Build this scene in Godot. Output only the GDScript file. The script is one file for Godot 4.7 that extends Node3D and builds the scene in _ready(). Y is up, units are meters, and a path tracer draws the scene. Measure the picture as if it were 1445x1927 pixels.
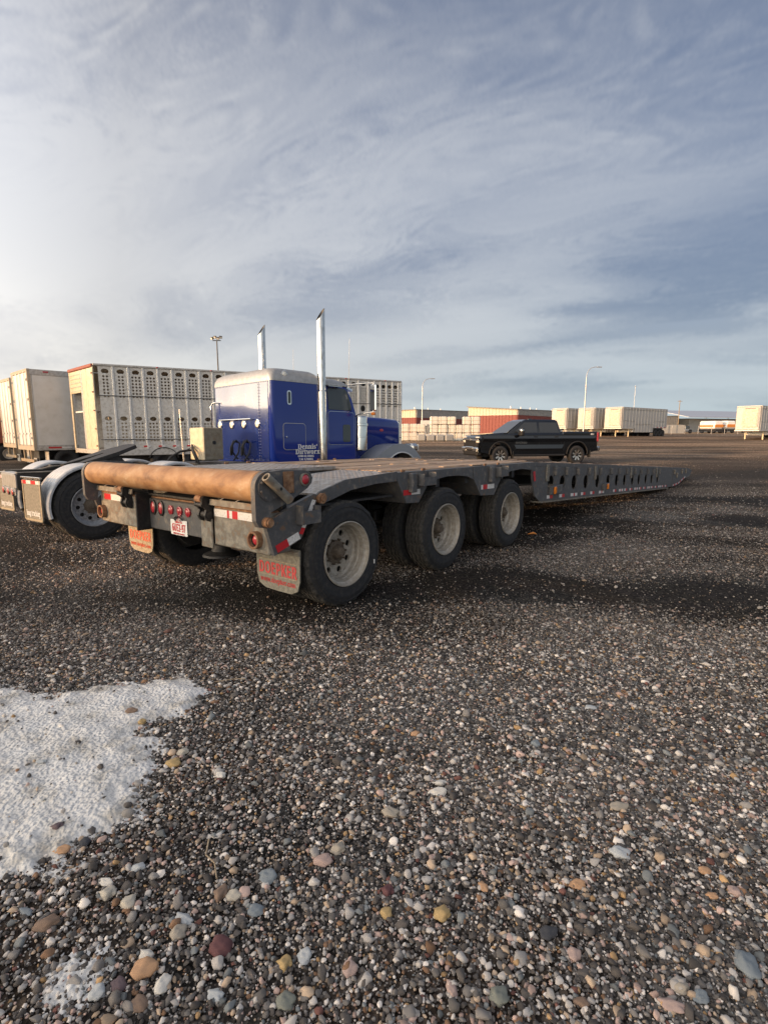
extends Node3D

# ---------------------------------------------------------------- shared state
const TILT := -1.04            # the yard falls away from the viewer by this many degrees near the trailer
var rng := RandomNumberGenerator.new()
var used := {}
var M := {}
var bumps := {}
var nz := FastNoiseLite.new()
var nz2 := FastNoiseLite.new()

# ---------------------------------------------------------------- naming
func numbered(called: String) -> String:
	if not used.has(called):
		used[called] = 0
		return called
	used[called] += 1
	return "%s_%03d" % [called, used[called]]

func tag(o: Node, label: String, category: String, group := "", kind := "") -> Node:
	if label != "": o.set_meta("label", label)
	if category != "": o.set_meta("category", category)
	if group != "": o.set_meta("group", group)
	if kind != "": o.set_meta("kind", kind)
	return o

func thing(called: String, label: String, category: String, xf := Transform3D.IDENTITY, group := "") -> Node3D:
	var o := Node3D.new()
	o.name = numbered(called)
	o.transform = xf
	add_child(o, true)
	tag(o, label, category, group)
	return o

func obj(called: String, st: SurfaceTool, m: Material, parent: Node = null, xf := Transform3D.IDENTITY) -> MeshInstance3D:
	st.generate_normals()
	var o := MeshInstance3D.new()
	o.mesh = st.commit()
	o.material_override = m
	o.transform = xf
	if parent == null:
		o.name = numbered(called)
		add_child(o, true)
	else:
		o.name = called
		parent.add_child(o, true)
	return o

func copy_part(o: MeshInstance3D, xf: Transform3D, parent: Node, called := "") -> MeshInstance3D:
	var c = o.duplicate()
	c.transform = xf
	if called != "": c.name = called
	parent.add_child(c, true)
	return c

# ---------------------------------------------------------------- shapes
func mk(smooth := -1) -> SurfaceTool:
	var st := SurfaceTool.new()
	st.begin(Mesh.PRIMITIVE_TRIANGLES)
	st.set_smooth_group(smooth)
	return st

func v3(x: float, y: float, z: float) -> Vector3:
	return Vector3(x, y, z)

func xf_at(p: Vector3, yaw := 0.0) -> Transform3D:
	return Transform3D(Basis(Vector3.UP, yaw), p)

func tri(st: SurfaceTool, a: Vector3, b: Vector3, c: Vector3) -> void:
	st.add_vertex(a); st.add_vertex(c); st.add_vertex(b)

func quad(st: SurfaceTool, a: Vector3, b: Vector3, c: Vector3, d: Vector3) -> void:
	tri(st, a, b, c); tri(st, a, c, d)

func out_poly(st: SurfaceTool, p: Array, inside: Vector3) -> void:
	var a: Vector3 = p[0]; var b: Vector3 = p[1]; var c: Vector3 = p[2]
	var n := (b - a).cross(c - a)
	var flip := n.dot(a - inside) < 0.0
	for i in range(1, p.size() - 1):
		if flip: tri(st, p[0], p[i + 1], p[i])
		else: tri(st, p[0], p[i], p[i + 1])

func bx(st: SurfaceTool, c: Vector3, s: Vector3, b := 0.0, xf := Transform3D.IDENTITY) -> void:
	var h := s * 0.5
	var mid := xf * c
	if b <= 0.0:
		for ax in 3:
			for sg in [-1.0, 1.0]:
				var q := []
				for uv in [[-1.0, -1.0], [1.0, -1.0], [1.0, 1.0], [-1.0, 1.0]]:
					var p := Vector3.ZERO
					p[ax] = sg * h[ax]; p[(ax + 1) % 3] = uv[0] * h[(ax + 1) % 3]; p[(ax + 2) % 3] = uv[1] * h[(ax + 2) % 3]
					q.append(xf * (c + p))
				out_poly(st, q, mid)
		return
	var k := minf(b, minf(h.x, minf(h.y, h.z)) * 0.9)
	var at := func(sx: float, sy: float, sz: float, ax: int) -> Vector3:
		var p := Vector3(sx * h.x, sy * h.y, sz * h.z)
		var sg := Vector3(sx, sy, sz)
		for d in 3:
			if d != ax: p[d] -= sg[d] * k
		return xf * (c + p)
	var S := [-1.0, 1.0]
	for sg in S:
		out_poly(st, [at.call(sg, -1.0, -1.0, 0), at.call(sg, 1.0, -1.0, 0), at.call(sg, 1.0, 1.0, 0), at.call(sg, -1.0, 1.0, 0)], mid)
		out_poly(st, [at.call(-1.0, sg, -1.0, 1), at.call(1.0, sg, -1.0, 1), at.call(1.0, sg, 1.0, 1), at.call(-1.0, sg, 1.0, 1)], mid)
		out_poly(st, [at.call(-1.0, -1.0, sg, 2), at.call(1.0, -1.0, sg, 2), at.call(1.0, 1.0, sg, 2), at.call(-1.0, 1.0, sg, 2)], mid)
	for a in S:
		for d in S:
			out_poly(st, [at.call(a, d, -1.0, 0), at.call(a, d, 1.0, 0), at.call(a, d, 1.0, 1), at.call(a, d, -1.0, 1)], mid)
			out_poly(st, [at.call(a, -1.0, d, 0), at.call(a, 1.0, d, 0), at.call(a, 1.0, d, 2), at.call(a, -1.0, d, 2)], mid)
			out_poly(st, [at.call(-1.0, a, d, 1), at.call(1.0, a, d, 1), at.call(1.0, a, d, 2), at.call(-1.0, a, d, 2)], mid)
			for e in S:
				out_poly(st, [at.call(a, d, e, 0), at.call(a, d, e, 1), at.call(a, d, e, 2)], mid)

# box between two corners
func bb(st: SurfaceTool, a: Vector3, c: Vector3, b := 0.0) -> void:
	bx(st, (a + c) * 0.5, (c - a).abs(), b)

# polygon in the x-y plane pushed along z
func prism(st: SurfaceTool, pts: Array, z0: float, z1: float, xf := Transform3D.IDENTITY) -> void:
	var pk := PackedVector2Array(pts)
	var n := pk.size()
	var area := 0.0
	for i in n:
		area += pk[i].cross(pk[(i + 1) % n])
	if area < 0.0: pk.reverse()
	var lo := minf(z0, z1); var hi := maxf(z0, z1)
	var t := Geometry2D.triangulate_polygon(pk)
	for i in range(0, t.size(), 3):
		var a := pk[t[i]]; var b := pk[t[i + 1]]; var c := pk[t[i + 2]]
		if (b - a).cross(c - a) < 0.0:
			var q := b; b = c; c = q
		tri(st, xf * v3(a.x, a.y, hi), xf * v3(b.x, b.y, hi), xf * v3(c.x, c.y, hi))
		tri(st, xf * v3(a.x, a.y, lo), xf * v3(c.x, c.y, lo), xf * v3(b.x, b.y, lo))
	for i in n:
		var a := pk[i]; var b := pk[(i + 1) % n]
		quad(st, xf * v3(a.x, a.y, hi), xf * v3(a.x, a.y, lo), xf * v3(b.x, b.y, lo), xf * v3(b.x, b.y, hi))

# profile of (radius, z) turned round the z axis
func lathe(st: SurfaceTool, prof: Array, n: int, xf := Transform3D.IDENTITY, sharp := true, a0 := 0.0, a1 := TAU) -> void:
	for k in prof.size() - 1:
		st.set_smooth_group(k + 1 if sharp else 1)
		var p: Vector2 = prof[k]; var q: Vector2 = prof[k + 1]
		for i in n:
			var u := a0 + (a1 - a0) * i / n; var w := a0 + (a1 - a0) * (i + 1) / n
			var A := xf * v3(p.x * cos(u), p.x * sin(u), p.y); var B := xf * v3(p.x * cos(w), p.x * sin(w), p.y)
			var C := xf * v3(q.x * cos(w), q.x * sin(w), q.y); var D := xf * v3(q.x * cos(u), q.x * sin(u), q.y)
			if p.x < 1e-5: tri(st, A, C, D)
			elif q.x < 1e-5: tri(st, A, B, D)
			else: quad(st, A, B, C, D)
	st.set_smooth_group(-1)

func along(a: Vector3, b: Vector3) -> Transform3D:
	var z := (b - a).normalized()
	var x := (Vector3.UP if absf(z.y) < 0.9 else Vector3.RIGHT).cross(z).normalized()
	return Transform3D(Basis(x, z.cross(x), z), a)

func tube(st: SurfaceTool, a: Vector3, b: Vector3, r: float, r2 := -1.0, n := 10, cap := true) -> void:
	if r2 < 0.0: r2 = r
	var L := (b - a).length()
	var pr := [Vector2(r, 0), Vector2(r2, L)]
	if cap: pr = [Vector2(0, 0), Vector2(r, 0), Vector2(r2, L), Vector2(0, L)]
	lathe(st, pr, n, along(a, b))

func sweep(st: SurfaceTool, pts: Array, r: float, n := 8) -> void:
	st.set_smooth_group(1)
	var rings := []
	var x := Vector3.ZERO
	for i in pts.size():
		var a: Vector3 = pts[maxi(i - 1, 0)]; var b: Vector3 = pts[mini(i + 1, pts.size() - 1)]
		var z := (b - a).normalized()
		if i == 0: x = (Vector3.UP if absf(z.y) < 0.9 else Vector3.RIGHT).cross(z).normalized()
		else: x = (x - z * x.dot(z)).normalized()
		var y := z.cross(x)
		var ring := []
		for k in n:
			ring.append(pts[i] + (x * cos(TAU * k / n) + y * sin(TAU * k / n)) * r)
		rings.append(ring)
	for i in rings.size() - 1:
		for k in n:
			quad(st, rings[i][k], rings[i][(k + 1) % n], rings[i + 1][(k + 1) % n], rings[i + 1][k])
	st.set_smooth_group(-1)
	out_poly(st, rings[0], rings[1][0] * 0.5 + rings[1][n / 2] * 0.5)
	var e := rings.size() - 1
	out_poly(st, rings[e], rings[e - 1][0] * 0.5 + rings[e - 1][n / 2] * 0.5)

# skin over a list of rings (equal counts), optional flat lids
func loft(st: SurfaceTool, rings: Array, lids := true, smooth := -1) -> void:
	st.set_smooth_group(smooth)
	var n: int = rings[0].size()
	var mid := Vector3.ZERO
	for r in rings:
		for p in r: mid += p
	mid /= rings.size() * n
	for i in rings.size() - 1:
		var c := Vector3.ZERO
		for k in n: c += rings[i][k] + rings[i + 1][k]
		c /= 2.0 * n
		for k in n:
			out_poly(st, [rings[i][k], rings[i][(k + 1) % n], rings[i + 1][(k + 1) % n], rings[i + 1][k]], c)
	st.set_smooth_group(-1)
	if lids:
		out_poly(st, rings[0], mid)
		out_poly(st, rings[rings.size() - 1], mid)

# one sheet cell u0..u1 x v0..v1 with an elliptical hole; f(u, v, depth) puts it in space
func cell_hole(st: SurfaceTool, f: Callable, u0: float, u1: float, v0: float, v1: float, cu: float, cv: float, ru: float, rv: float, depth: float, n := 12) -> void:
	var inner := []; var outer := []; var back := []
	var angs := []
	for k in n: angs.append(TAU * k / n)
	for q in [[u1, v1], [u0, v1], [u0, v0], [u1, v0]]:
		angs.append(fposmod(atan2(q[1] - cv, q[0] - cu), TAU))
	angs.sort()
	for a in angs:
		var c := cos(a); var s := sin(a)
		var t := 1e9
		if c > 1e-6: t = minf(t, (u1 - cu) / c)
		elif c < -1e-6: t = minf(t, (u0 - cu) / c)
		if s > 1e-6: t = minf(t, (v1 - cv) / s)
		elif s < -1e-6: t = minf(t, (v0 - cv) / s)
		outer.append(f.call(cu + t * c, cv + t * s, 0.0))
		var e := 1.0 / sqrt(c * c / (ru * ru) + s * s / (rv * rv))
		inner.append(f.call(cu + e * c, cv + e * s, 0.0))
		back.append(f.call(cu + e * c, cv + e * s, depth))
	var m := angs.size()
	for k in m:
		var j := (k + 1) % m
		quad(st, inner[k], outer[k], outer[j], inner[j])
		if depth != 0.0: quad(st, back[k], inner[k], inner[j], back[j])

func rrect(x0: float, y0: float, x1: float, y1: float, r: float, n := 4) -> Array:
	var p := []
	for q in [[x1 - r, y1 - r, 0.0], [x0 + r, y1 - r, PI / 2], [x0 + r, y0 + r, PI], [x1 - r, y0 + r, PI * 1.5]]:
		for k in n + 1:
			var a: float = q[2] + PI / 2 * k / n
			p.append(Vector2(q[0] + r * cos(a), q[1] + r * sin(a)))
	return p

func text(s: String, h: float, m: Material, parent: Node, xf: Transform3D, font := "Droid Sans", bold := true, called := "lettering") -> void:
	var t := TextMesh.new()
	var f := SystemFont.new()
	f.font_names = PackedStringArray([font])
	if bold: f.font_weight = 700
	t.font = f
	t.text = s
	t.font_size = 48
	t.pixel_size = h / 48.0
	t.depth = 0.004
	t.curve_step = 2.0
	var o := MeshInstance3D.new()
	o.mesh = t
	o.material_override = m
	o.transform = xf
	o.name = called
	parent.add_child(o, true)

# ---------------------------------------------------------------- materials (colours are linear, real-world values)
func lin(r: float, g: float, b: float) -> Color:
	return Color(r, g, b).linear_to_srgb()

func plain(r: float, g: float, b: float, rough := 0.6, metal := 0.0) -> StandardMaterial3D:
	var m := StandardMaterial3D.new()
	m.albedo_color = lin(r, g, b)
	m.roughness = rough
	m.metallic = metal
	return m

# worn surface: colour stops over a noise field, and a finer bump
func worn(stops: Array, scale: float, rough := 0.6, metal := 0.0, bump := 0.0, freq := 0.02, seed_ := 1, stretch := Vector3.ONE) -> StandardMaterial3D:
	var m := StandardMaterial3D.new()
	var n := FastNoiseLite.new()
	n.seed = seed_
	n.noise_type = FastNoiseLite.TYPE_SIMPLEX_SMOOTH
	n.frequency = freq
	n.fractal_octaves = 5
	n.fractal_gain = 0.6
	var g := Gradient.new()
	var offs := PackedFloat32Array(); var cols := PackedColorArray()
	for s in stops:
		offs.append(s[0]); cols.append(lin(s[1], s[2], s[3]))
	g.offsets = offs
	g.colors = cols
	var t := NoiseTexture2D.new()
	t.width = 512; t.height = 512
	t.seamless = true
	t.noise = n
	t.color_ramp = g
	m.albedo_texture = t
	m.roughness = rough
	m.metallic = metal
	m.uv1_triplanar = true
	m.uv1_scale = Vector3.ONE * scale * stretch
	if bump > 0.0:
		var key := "bump%d" % int(freq * 100.0)
		if not bumps.has(key):
			var nb := NoiseTexture2D.new()
			nb.width = 512; nb.height = 512
			nb.seamless = true
			nb.as_normal_map = true
			nb.bump_strength = 6.0
			var n2 := n.duplicate()
			n2.frequency = freq * 1.7
			nb.noise = n2
			bumps[key] = nb
		var b = bumps[key]
		m.normal_enabled = true
		m.normal_texture = b
		m.normal_scale = bump
	return m

func make_materials() -> void:
	M.steel = worn([[0.0, .20, .10, .055], [0.16, .14, .095, .07], [0.28, .092, .09, .09], [0.45, .074, .076, .081], [0.66, .098, .098, .102], [0.8, .15, .135, .12], [1.0, .25, .215, .175]], 1.2, 0.55, 0.0, 0.25, 0.012, 3)
	M.steel_dusty = worn([[0.0, .22, .12, .06], [0.25, .17, .125, .09], [0.4, .15, .138, .115], [0.6, .21, .195, .165], [1.0, .32, .28, .22]], 1.3, 0.65, 0.0, 0.35, 0.012, 5)
	M.rusty = worn([[0.0, .10, .05, .03], [0.35, .20, .10, .05], [0.6, .27, .15, .08], [1.0, .34, .24, .16]], 1.4, 0.8, 0.0, 0.5, 0.02, 6)
	M.roller = worn([[0.0, .09, .045, .026], [0.22, .20, .105, .052], [0.45, .28, .155, .072], [0.65, .335, .195, .094], [0.85, .37, .24, .135], [1.0, .47, .37, .26]], 0.9, 0.6, 0.0, 0.35, 0.01, 7, Vector3(1, 1, 0.6))
	M.black_steel = worn([[0.0, .012, .012, .013], [0.6, .022, .021, .021], [1.0, .06, .05, .04]], 1.2, 0.6, 0.0, 0.3, 0.02, 8)
	M.tyre = worn([[0.0, .012, .013, .016], [0.5, .02, .021, .024], [0.8, .035, .033, .031], [1.0, .07, .062, .052]], 1.6, 0.82, 0.0, 0.2, 0.02, 9)
	M.tread = worn([[0.0, .02, .02, .02], [0.5, .042, .04, .037], [1.0, .10, .09, .078]], 1.6, 0.9, 0.0, 0.4, 0.03, 10)
	M.rim = worn([[0.0, .17, .145, .115], [0.3, .31, .28, .235], [0.7, .40, .37, .325], [1.0, .46, .44, .40]], 1.8, 0.5, 0.15, 0.15, 0.02, 11)
	M.rim_grey = worn([[0.0, .16, .16, .16], [0.5, .30, .31, .325], [1.0, .42, .43, .45]], 1.8, 0.42, 0.3, 0.1, 0.02, 12)
	M.hub = worn([[0.0, .05, .03, .02], [0.5, .11, .085, .06], [1.0, .18, .15, .11]], 2.5, 0.7, 0.0, 0.4, 0.03, 13)
	M.checker = worn([[0.0, .18, .13, .09], [0.4, .34, .31, .28], [1.0, .50, .48, .46]], 0.8, 0.38, 0.55, 0.2, 0.02, 14)
	for k in 4:
		var a := 0.82 + 0.14 * k
		M["plank%d" % k] = worn([[0.0, .12 * a, .07 * a, .045 * a], [0.35, .27 * a, .19 * a, .135 * a], [0.62, .36 * a, .28 * a, .215 * a], [0.8, .42 * a, .25 * a, .12 * a], [1.0, .50 * a, .28 * a, .12 * a]], 0.7, 0.85, 0.0, 0.5, 0.02, 20 + k, Vector3(0.25, 1.0, 2.5))
	M.flap = worn([[0.0, .13, .12, .095], [0.5, .21, .195, .16], [1.0, .30, .28, .23]], 1.4, 0.85, 0.0, 0.25, 0.03, 30)
	M.flap_tan = worn([[0.0, .22, .18, .12], [0.5, .34, .285, .20], [1.0, .44, .38, .28]], 1.4, 0.85, 0.0, 0.25, 0.03, 31)  # left flap's tan has warm sunlight mixed in; also colours ridges and borders
	M.red_print = plain(.55, .06, .06, .7)
	M.orange_print = plain(.62, .13, .07, .7)  # the red print with warm sunlight mixed in, for the left flap
	M.red_tape = plain(.52, .02, .028, .35)
	M.white_tape = worn([[0.0, .30, .26, .22], [0.3, .66, .65, .63], [1.0, .78, .77, .76]], 3.0, 0.35, 0.0, 0.0, 0.03, 32)
	M.red_lens = plain(.42, .015, .03, .15)
	M.red_lens.clearcoat_enabled = true
	M.amber = plain(.75, .22, .02, .2)
	M.white_paint = plain(.78, .78, .76, .4)
	M.black = plain(.012, .012, .013, .5)
	M.rubber = plain(.02, .02, .021, .7)
	M.blue = plain(.007, .026, .215, .2)
	M.blue.metallic_specular = 0.3
	M.blue.clearcoat_enabled = true
	M.blue.clearcoat = 1.0
	M.blue.clearcoat_roughness = 0.03
	M.blue_paint_back = worn([[0.0, .007, .02, .13], [0.55, .010, .027, .16], [0.75, .025, .05, .20], [1.0, .09, .12, .27]], 0.7, 0.14, 0.0, 0.0, 0.008, 33, Vector3(1, 0.3, 1))
	M.blue_paint_back.metallic_specular = 1.0
	M.blue_paint_back.clearcoat_enabled = true
	M.blue_paint_back.clearcoat = 1.0
	M.blue_paint_back.clearcoat_roughness = 0.04
	M.chrome_stack = worn([[0.0, .30, .27, .23], [0.3, .50, .48, .45], [0.6, .66, .65, .63], [1.0, .76, .755, .74]], 1.2, 0.12, 1.0, 0.0, 0.02, 53, Vector3(1.6, 0.35, 1.6))  # painted streaks stand in for dark reflections along the pipes
	M.silver = worn([[0.0, .33, .32, .30], [0.5, .44, .43, .41], [1.0, .52, .51, .49]], 0.8, 0.38, 0.5, 0.08, 0.02, 34)
	M.chrome = plain(.74, .73, .70, .09, 1.0)
	M.chrome_dirty = worn([[0.0, .42, .37, .30], [0.4, .62, .59, .54], [1.0, .72, .70, .67]], 1.5, 0.22, 0.9, 0.06, 0.03, 35)
	M.fender = worn([[0.0, .36, .37, .38], [0.5, .52, .54, .56], [1.0, .64, .66, .68]], 1.3, 0.45, 0.0, 0.1, 0.02, 36)
	M.fender_front = plain(.30, .32, .35, .35, 0.3)
	M.glass = plain(.02, .03, .03, .04)
	M.glass.clearcoat_enabled = true
	M.pane = StandardMaterial3D.new()
	M.pane.transparency = BaseMaterial3D.TRANSPARENCY_ALPHA
	M.pane.albedo_color = Color(0.45, 0.55, 0.52, 0.28)
	M.pane.roughness = 0.03
	M.alu = worn([[0.0, .42, .385, .33], [0.25, .53, .50, .45], [0.45, .61, .58, .53], [0.8, .66, .635, .59], [1.0, .72, .70, .66]], 0.7, 0.5, 0.25, 0.03, 0.014, 37)
	M.alu_post = worn([[0.0, .52, .50, .47], [0.5, .66, .65, .63], [1.0, .76, .75, .73]], 0.9, 0.45, 0.2, 0.1, 0.014, 47)
	M.alu_dull = worn([[0.0, .30, .28, .25], [0.5, .47, .455, .43], [1.0, .58, .565, .54]], 0.9, 0.55, 0.2, 0.1, 0.014, 38)
	M.alu_warm = worn([[0.0, .46, .38, .26], [0.5, .60, .52, .37], [1.0, .68, .61, .47]], 0.8, 0.5, 0.1, 0.05, 0.012, 39)  # aluminium with the low sun's gold mixed into its colour
	M.van_white = worn([[0.0, .60, .58, .53], [0.4, .67, .655, .62], [1.0, .73, .72, .69]], 0.25, 0.45, 0.0, 0.04, 0.012, 40)
	M.rust_red = worn([[0.0, .20, .05, .035], [1.0, .36, .12, .08]], 1.5, 0.7, 0.0, 0.1, 0.02, 41)
	M.wood_frame = worn([[0.0, .22, .16, .10], [1.0, .40, .32, .22]], 1.5, 0.8, 0.0, 0.1, 0.02, 42)
	M.panel_cream = worn([[0.0, .36, .31, .23], [0.4, .50, .45, .36], [0.7, .57, .53, .45], [1.0, .62, .59, .52]], 0.5, 0.6, 0.0, 0.08, 0.012, 52)  # cream tone for the front panels of the distant stock trailers
	M.frame_tan = worn([[0.0, .30, .25, .18], [1.0, .50, .44, .35]], 1.5, 0.7, 0.0, 0.1, 0.02, 49)
	M.galv = plain(.42, .43, .44, .4, .6)
	M.black_paint = plain(.004, .005, .007, .1)
	M.black_paint.metallic_specular = 0.45
	M.black_paint.clearcoat_enabled = true
	M.black_paint.clearcoat_roughness = 0.03
	M.black_trim = plain(.010, .010, .011, .7)
	M.cream_wall = worn([[0.0, .48, .42, .30], [0.5, .58, .52, .40], [1.0, .64, .59, .48]], 0.3, 0.7, 0.0, 0.0, 0.02, 43)
	M.red_wall = worn([[0.0, .17, .045, .038], [0.5, .22, .06, .05], [1.0, .28, .09, .072]], 0.3, 0.7, 0.0, 0.0, 0.02, 44)
	M.grey_wall = worn([[0.0, .17, .165, .155], [1.0, .27, .26, .245]], 0.2, 0.7, 0.0, 0.0, 0.02, 45)
	M.bale = worn([[0.0, .62, .56, .45], [0.5, .74, .70, .61], [1.0, .80, .78, .72]], 1.2, 0.6, 0.0, 0.3, 0.02, 46)
	M.concrete = worn([[0.0, .26, .26, .25], [1.0, .42, .42, .41]], 1.0, 0.8, 0.0, 0.2, 0.02, 47)
	M.lens = plain(.80, .78, .70, .08)
	M.lens.clearcoat_enabled = true
	M.orange = plain(.62, .22, .03, .5)
	M.roof_pale = plain(.50, .53, .58, .4, .3)
	var sn := worn([[0.0, .30, .26, .215], [0.24, .50, .465, .41], [0.45, .68, .655, .615], [1.0, .80, .785, .76]], 0.55, 0.75, 0.0, 0.0, 0.012, 48)
	var sb := NoiseTexture2D.new()
	sb.width = 512; sb.height = 512; sb.seamless = true; sb.as_normal_map = true; sb.bump_strength = 10.0
	var snn := FastNoiseLite.new()
	snn.frequency = 0.13; snn.seed = 5; snn.fractal_octaves = 4
	sb.noise = snn
	sn.normal_enabled = true
	sn.normal_texture = sb
	sn.normal_scale = 0.42
	M.snow = sn

# ---------------------------------------------------------------- the lie of the land
func table(t: Array, d: float) -> float:
	if d <= t[0][0]: return t[0][1]
	for i in range(1, t.size()):
		if d < t[i][0]:
			var k: float = (d - t[i - 1][0]) / (t[i][0] - t[i - 1][0])
			k = k * k * (3.0 - 2.0 * k) if t[i - 1][0] > 11.0 else k
			return lerpf(t[i - 1][1], t[i][1], k)
	return t[t.size() - 1][1]

const FAR := [[-8.0, 0.145], [0.0, 0.0], [12.0, -0.218], [17.0, -0.305], [20.0, -0.30], [26.0, -0.09], [35.0, 0.03], [60.0, 0.42], [75.0, 0.75], [110.0, 0.98], [150.0, 1.22], [190.0, 1.42], [400.0, 1.2]]
const FAR_LEFT := [[-8.0, 0.145], [0.0, 0.0], [12.0, -0.218], [24.0, -0.27], [35.0, 0.0], [60.0, 0.42], [75.0, 0.75], [110.0, 0.98], [150.0, 1.22], [190.0, 1.42], [400.0, 1.2]]

func ground_y(x: float, z: float) -> float:
	var d := -z
	var k := smoothstep(-6.0, 2.0, x)
	var y := table(FAR, d) if k >= 1.0 else (table(FAR_LEFT, d) if k <= 0.0 else lerpf(table(FAR_LEFT, d), table(FAR, d), k))
	y += nz.get_noise_2d(x * 40.0, z * 40.0) * 0.012 * smoothstep(-1.0, 3.0, d)
	if d > 18.0: y += nz2.get_noise_2d(x * 3.0, z * 9.0) * 0.10 * smoothstep(18.0, 34.0, d)
	return y

func yard() -> Transform3D:
	return Transform3D(Basis(Vector3.RIGHT, deg_to_rad(TILT)), Vector3.ZERO)

# ---------------------------------------------------------------- wheels (axis z, outer face at z = 0, centre at the origin)
func make_wheel(parent: Node, R: float, W: float, rr: float, dish: float, rim_m: Material, holes: int, called := "wheel") -> Node3D:
	var w := Node3D.new()
	w.name = called
	parent.add_child(w, true)
	# sidewalls
	var st := mk()
	lathe(st, [Vector2(rr - 0.012, -0.02), Vector2(rr + 0.012, -0.006), Vector2(rr + 0.02, 0.001), Vector2(rr + 0.028, -0.001), Vector2(lerpf(rr, R, 0.45), 0.004), Vector2(lerpf(rr, R, 0.52), 0.006), Vector2(lerpf(rr, R, 0.56), 0.003), Vector2(R - 0.045, -0.004), Vector2(R - 0.022, -0.016)], 56, Transform3D.IDENTITY, false)
	lathe(st, [Vector2(R - 0.022, -W + 0.016), Vector2(R - 0.06, -W + 0.002), Vector2(rr + 0.03, -W + 0.002), Vector2(rr - 0.01, -W + 0.02)], 40, Transform3D.IDENTITY, false)
	lathe(st, [Vector2(lerpf(rr, R, 0.70), 0.0015), Vector2(lerpf(rr, R, 0.72), 0.006), Vector2(lerpf(rr, R, 0.74), 0.0005)], 56)
	obj("tyre", st, M.tyre, w)
	# tread: ribs, zigzag grooves, notched shoulders
	var t := mk()
	var N := 84
	var sta := [[-0.016, -0.024, 0.0], [-0.024, -0.008, 0.0], [-0.05, 0.0, 0.0]]
	var ribs := 4
	for k in ribs:
		var z := -0.05 - (W - 0.10) * k / (ribs - 1)
		if k == 0: sta.append([z - 0.004, 0.0, 0.006])
		else: sta.append([z + 0.007, 0.0, 0.006])
		sta.append([z - 0.004 if k == 0 else z + 0.004, -0.02, 0.006])
		sta.append([z - 0.012 if k == 0 else z - 0.004, -0.02, 0.006])
		sta.append([z - 0.015 if k == 0 else z - 0.007, 0.0, 0.006])
	sta.append([-W + 0.03, -0.002, 0.0]); sta.append([-W + 0.02, -0.01, 0.0]); sta.append([-W + 0.014, -0.026, 0.0])
	var rows := []
	for i in N:
		var row := []
		for j in sta.size():
			var s: Array = sta[j]
			var dr: float = s[1]
			if (j <= 1 or j >= sta.size() - 2) and i % 4 < 2: dr -= 0.022
			if s[2] > 0.0 and dr == 0.0 and i % 4 == 0: dr -= 0.008
			var zz: float = s[0] + s[2] * (1.0 if i % 4 < 2 else -1.0)
			var a := TAU * i / N
			row.append(v3((R + dr) * cos(a), (R + dr) * sin(a), zz))
		rows.append(row)
	for i in N:
		var q := (i + 1) % N
		for j in sta.size() - 1:
			quad(t, rows[i][j], rows[i][j + 1], rows[q][j + 1], rows[q][j])
	obj("tread", t, M.tread, w)
	# rim and disc
	var r := mk()
	lathe(r, [Vector2(rr - 0.004, -0.03), Vector2(rr + 0.004, -0.006), Vector2(rr + 0.005, 0.006), Vector2(rr - 0.004, 0.008), Vector2(rr - 0.010, -0.012), Vector2(rr - 0.02, -0.028), Vector2(rr - 0.032, -0.036), Vector2(rr - 0.038, -dish * 0.55), Vector2(rr - 0.044, -dish * 0.6), Vector2(rr - 0.046, -dish * 0.86), Vector2(rr - 0.062, -dish)], 56)
	r.set_smooth_group(-1)
	var r1 := rr - 0.062
	var r0 := r1 * 0.52
	var f := func(u: float, v: float, d: float) -> Vector3: return v3(v * cos(u), v * sin(u), -dish - d)
	for k in holes:
		var c := TAU * k / holes
		var half := PI / holes
		var rv := minf(0.031, (r1 - r0) * 0.33)
		cell_hole(r, f, c - half, c + half, r0, r1, c, (r0 + r1) * 0.52, rv / ((r0 + r1) * 0.52), rv, 0.02, 10)
	lathe(r, [Vector2(r0 + 0.004, -dish), Vector2(r0 - 0.004, -dish + 0.006), Vector2(0, -dish + 0.006)], 24)
	obj("rim", r, rim_m, w)
	# hub and nuts
	var h := mk()
	var hp := minf(dish - 0.05, 0.10)
	lathe(h, [Vector2(r0 * 0.92, -dish + 0.004), Vector2(r0 * 0.9, -dish + 0.02), Vector2(r0 * 0.60, -dish + 0.03), Vector2(r0 * 0.46, -dish + hp * 0.75), Vector2(r0 * 0.40, -dish + hp * 0.85), Vector2(r0 * 0.30, -dish + hp), Vector2(0, -dish + hp + 0.004)], 20)
	for k in 10:
		var a := TAU * (k + 0.5) / 10
		var c := v3(r0 * 0.94 * cos(a), r0 * 0.94 * sin(a), -dish)
		tube(h, c, c + v3(0, 0, 0.04), 0.012, 0.009, 6)
	obj("hub", h, M.hub, w)
	# black sheet standing in for the dark behind the disc holes
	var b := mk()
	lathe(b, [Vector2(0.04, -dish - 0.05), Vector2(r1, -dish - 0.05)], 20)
	obj("dark_sheet", b, M.black_steel, w)
	return w

func wheel_at(w: Node3D, parent: Node, p: Vector3, left: bool, spin: float) -> void:
	var c = w.duplicate()
	c.transform = Transform3D(Basis(Vector3.UP, PI if left else 0.0) * Basis(Vector3.BACK, spin), p)
	parent.add_child(c, true)

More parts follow.
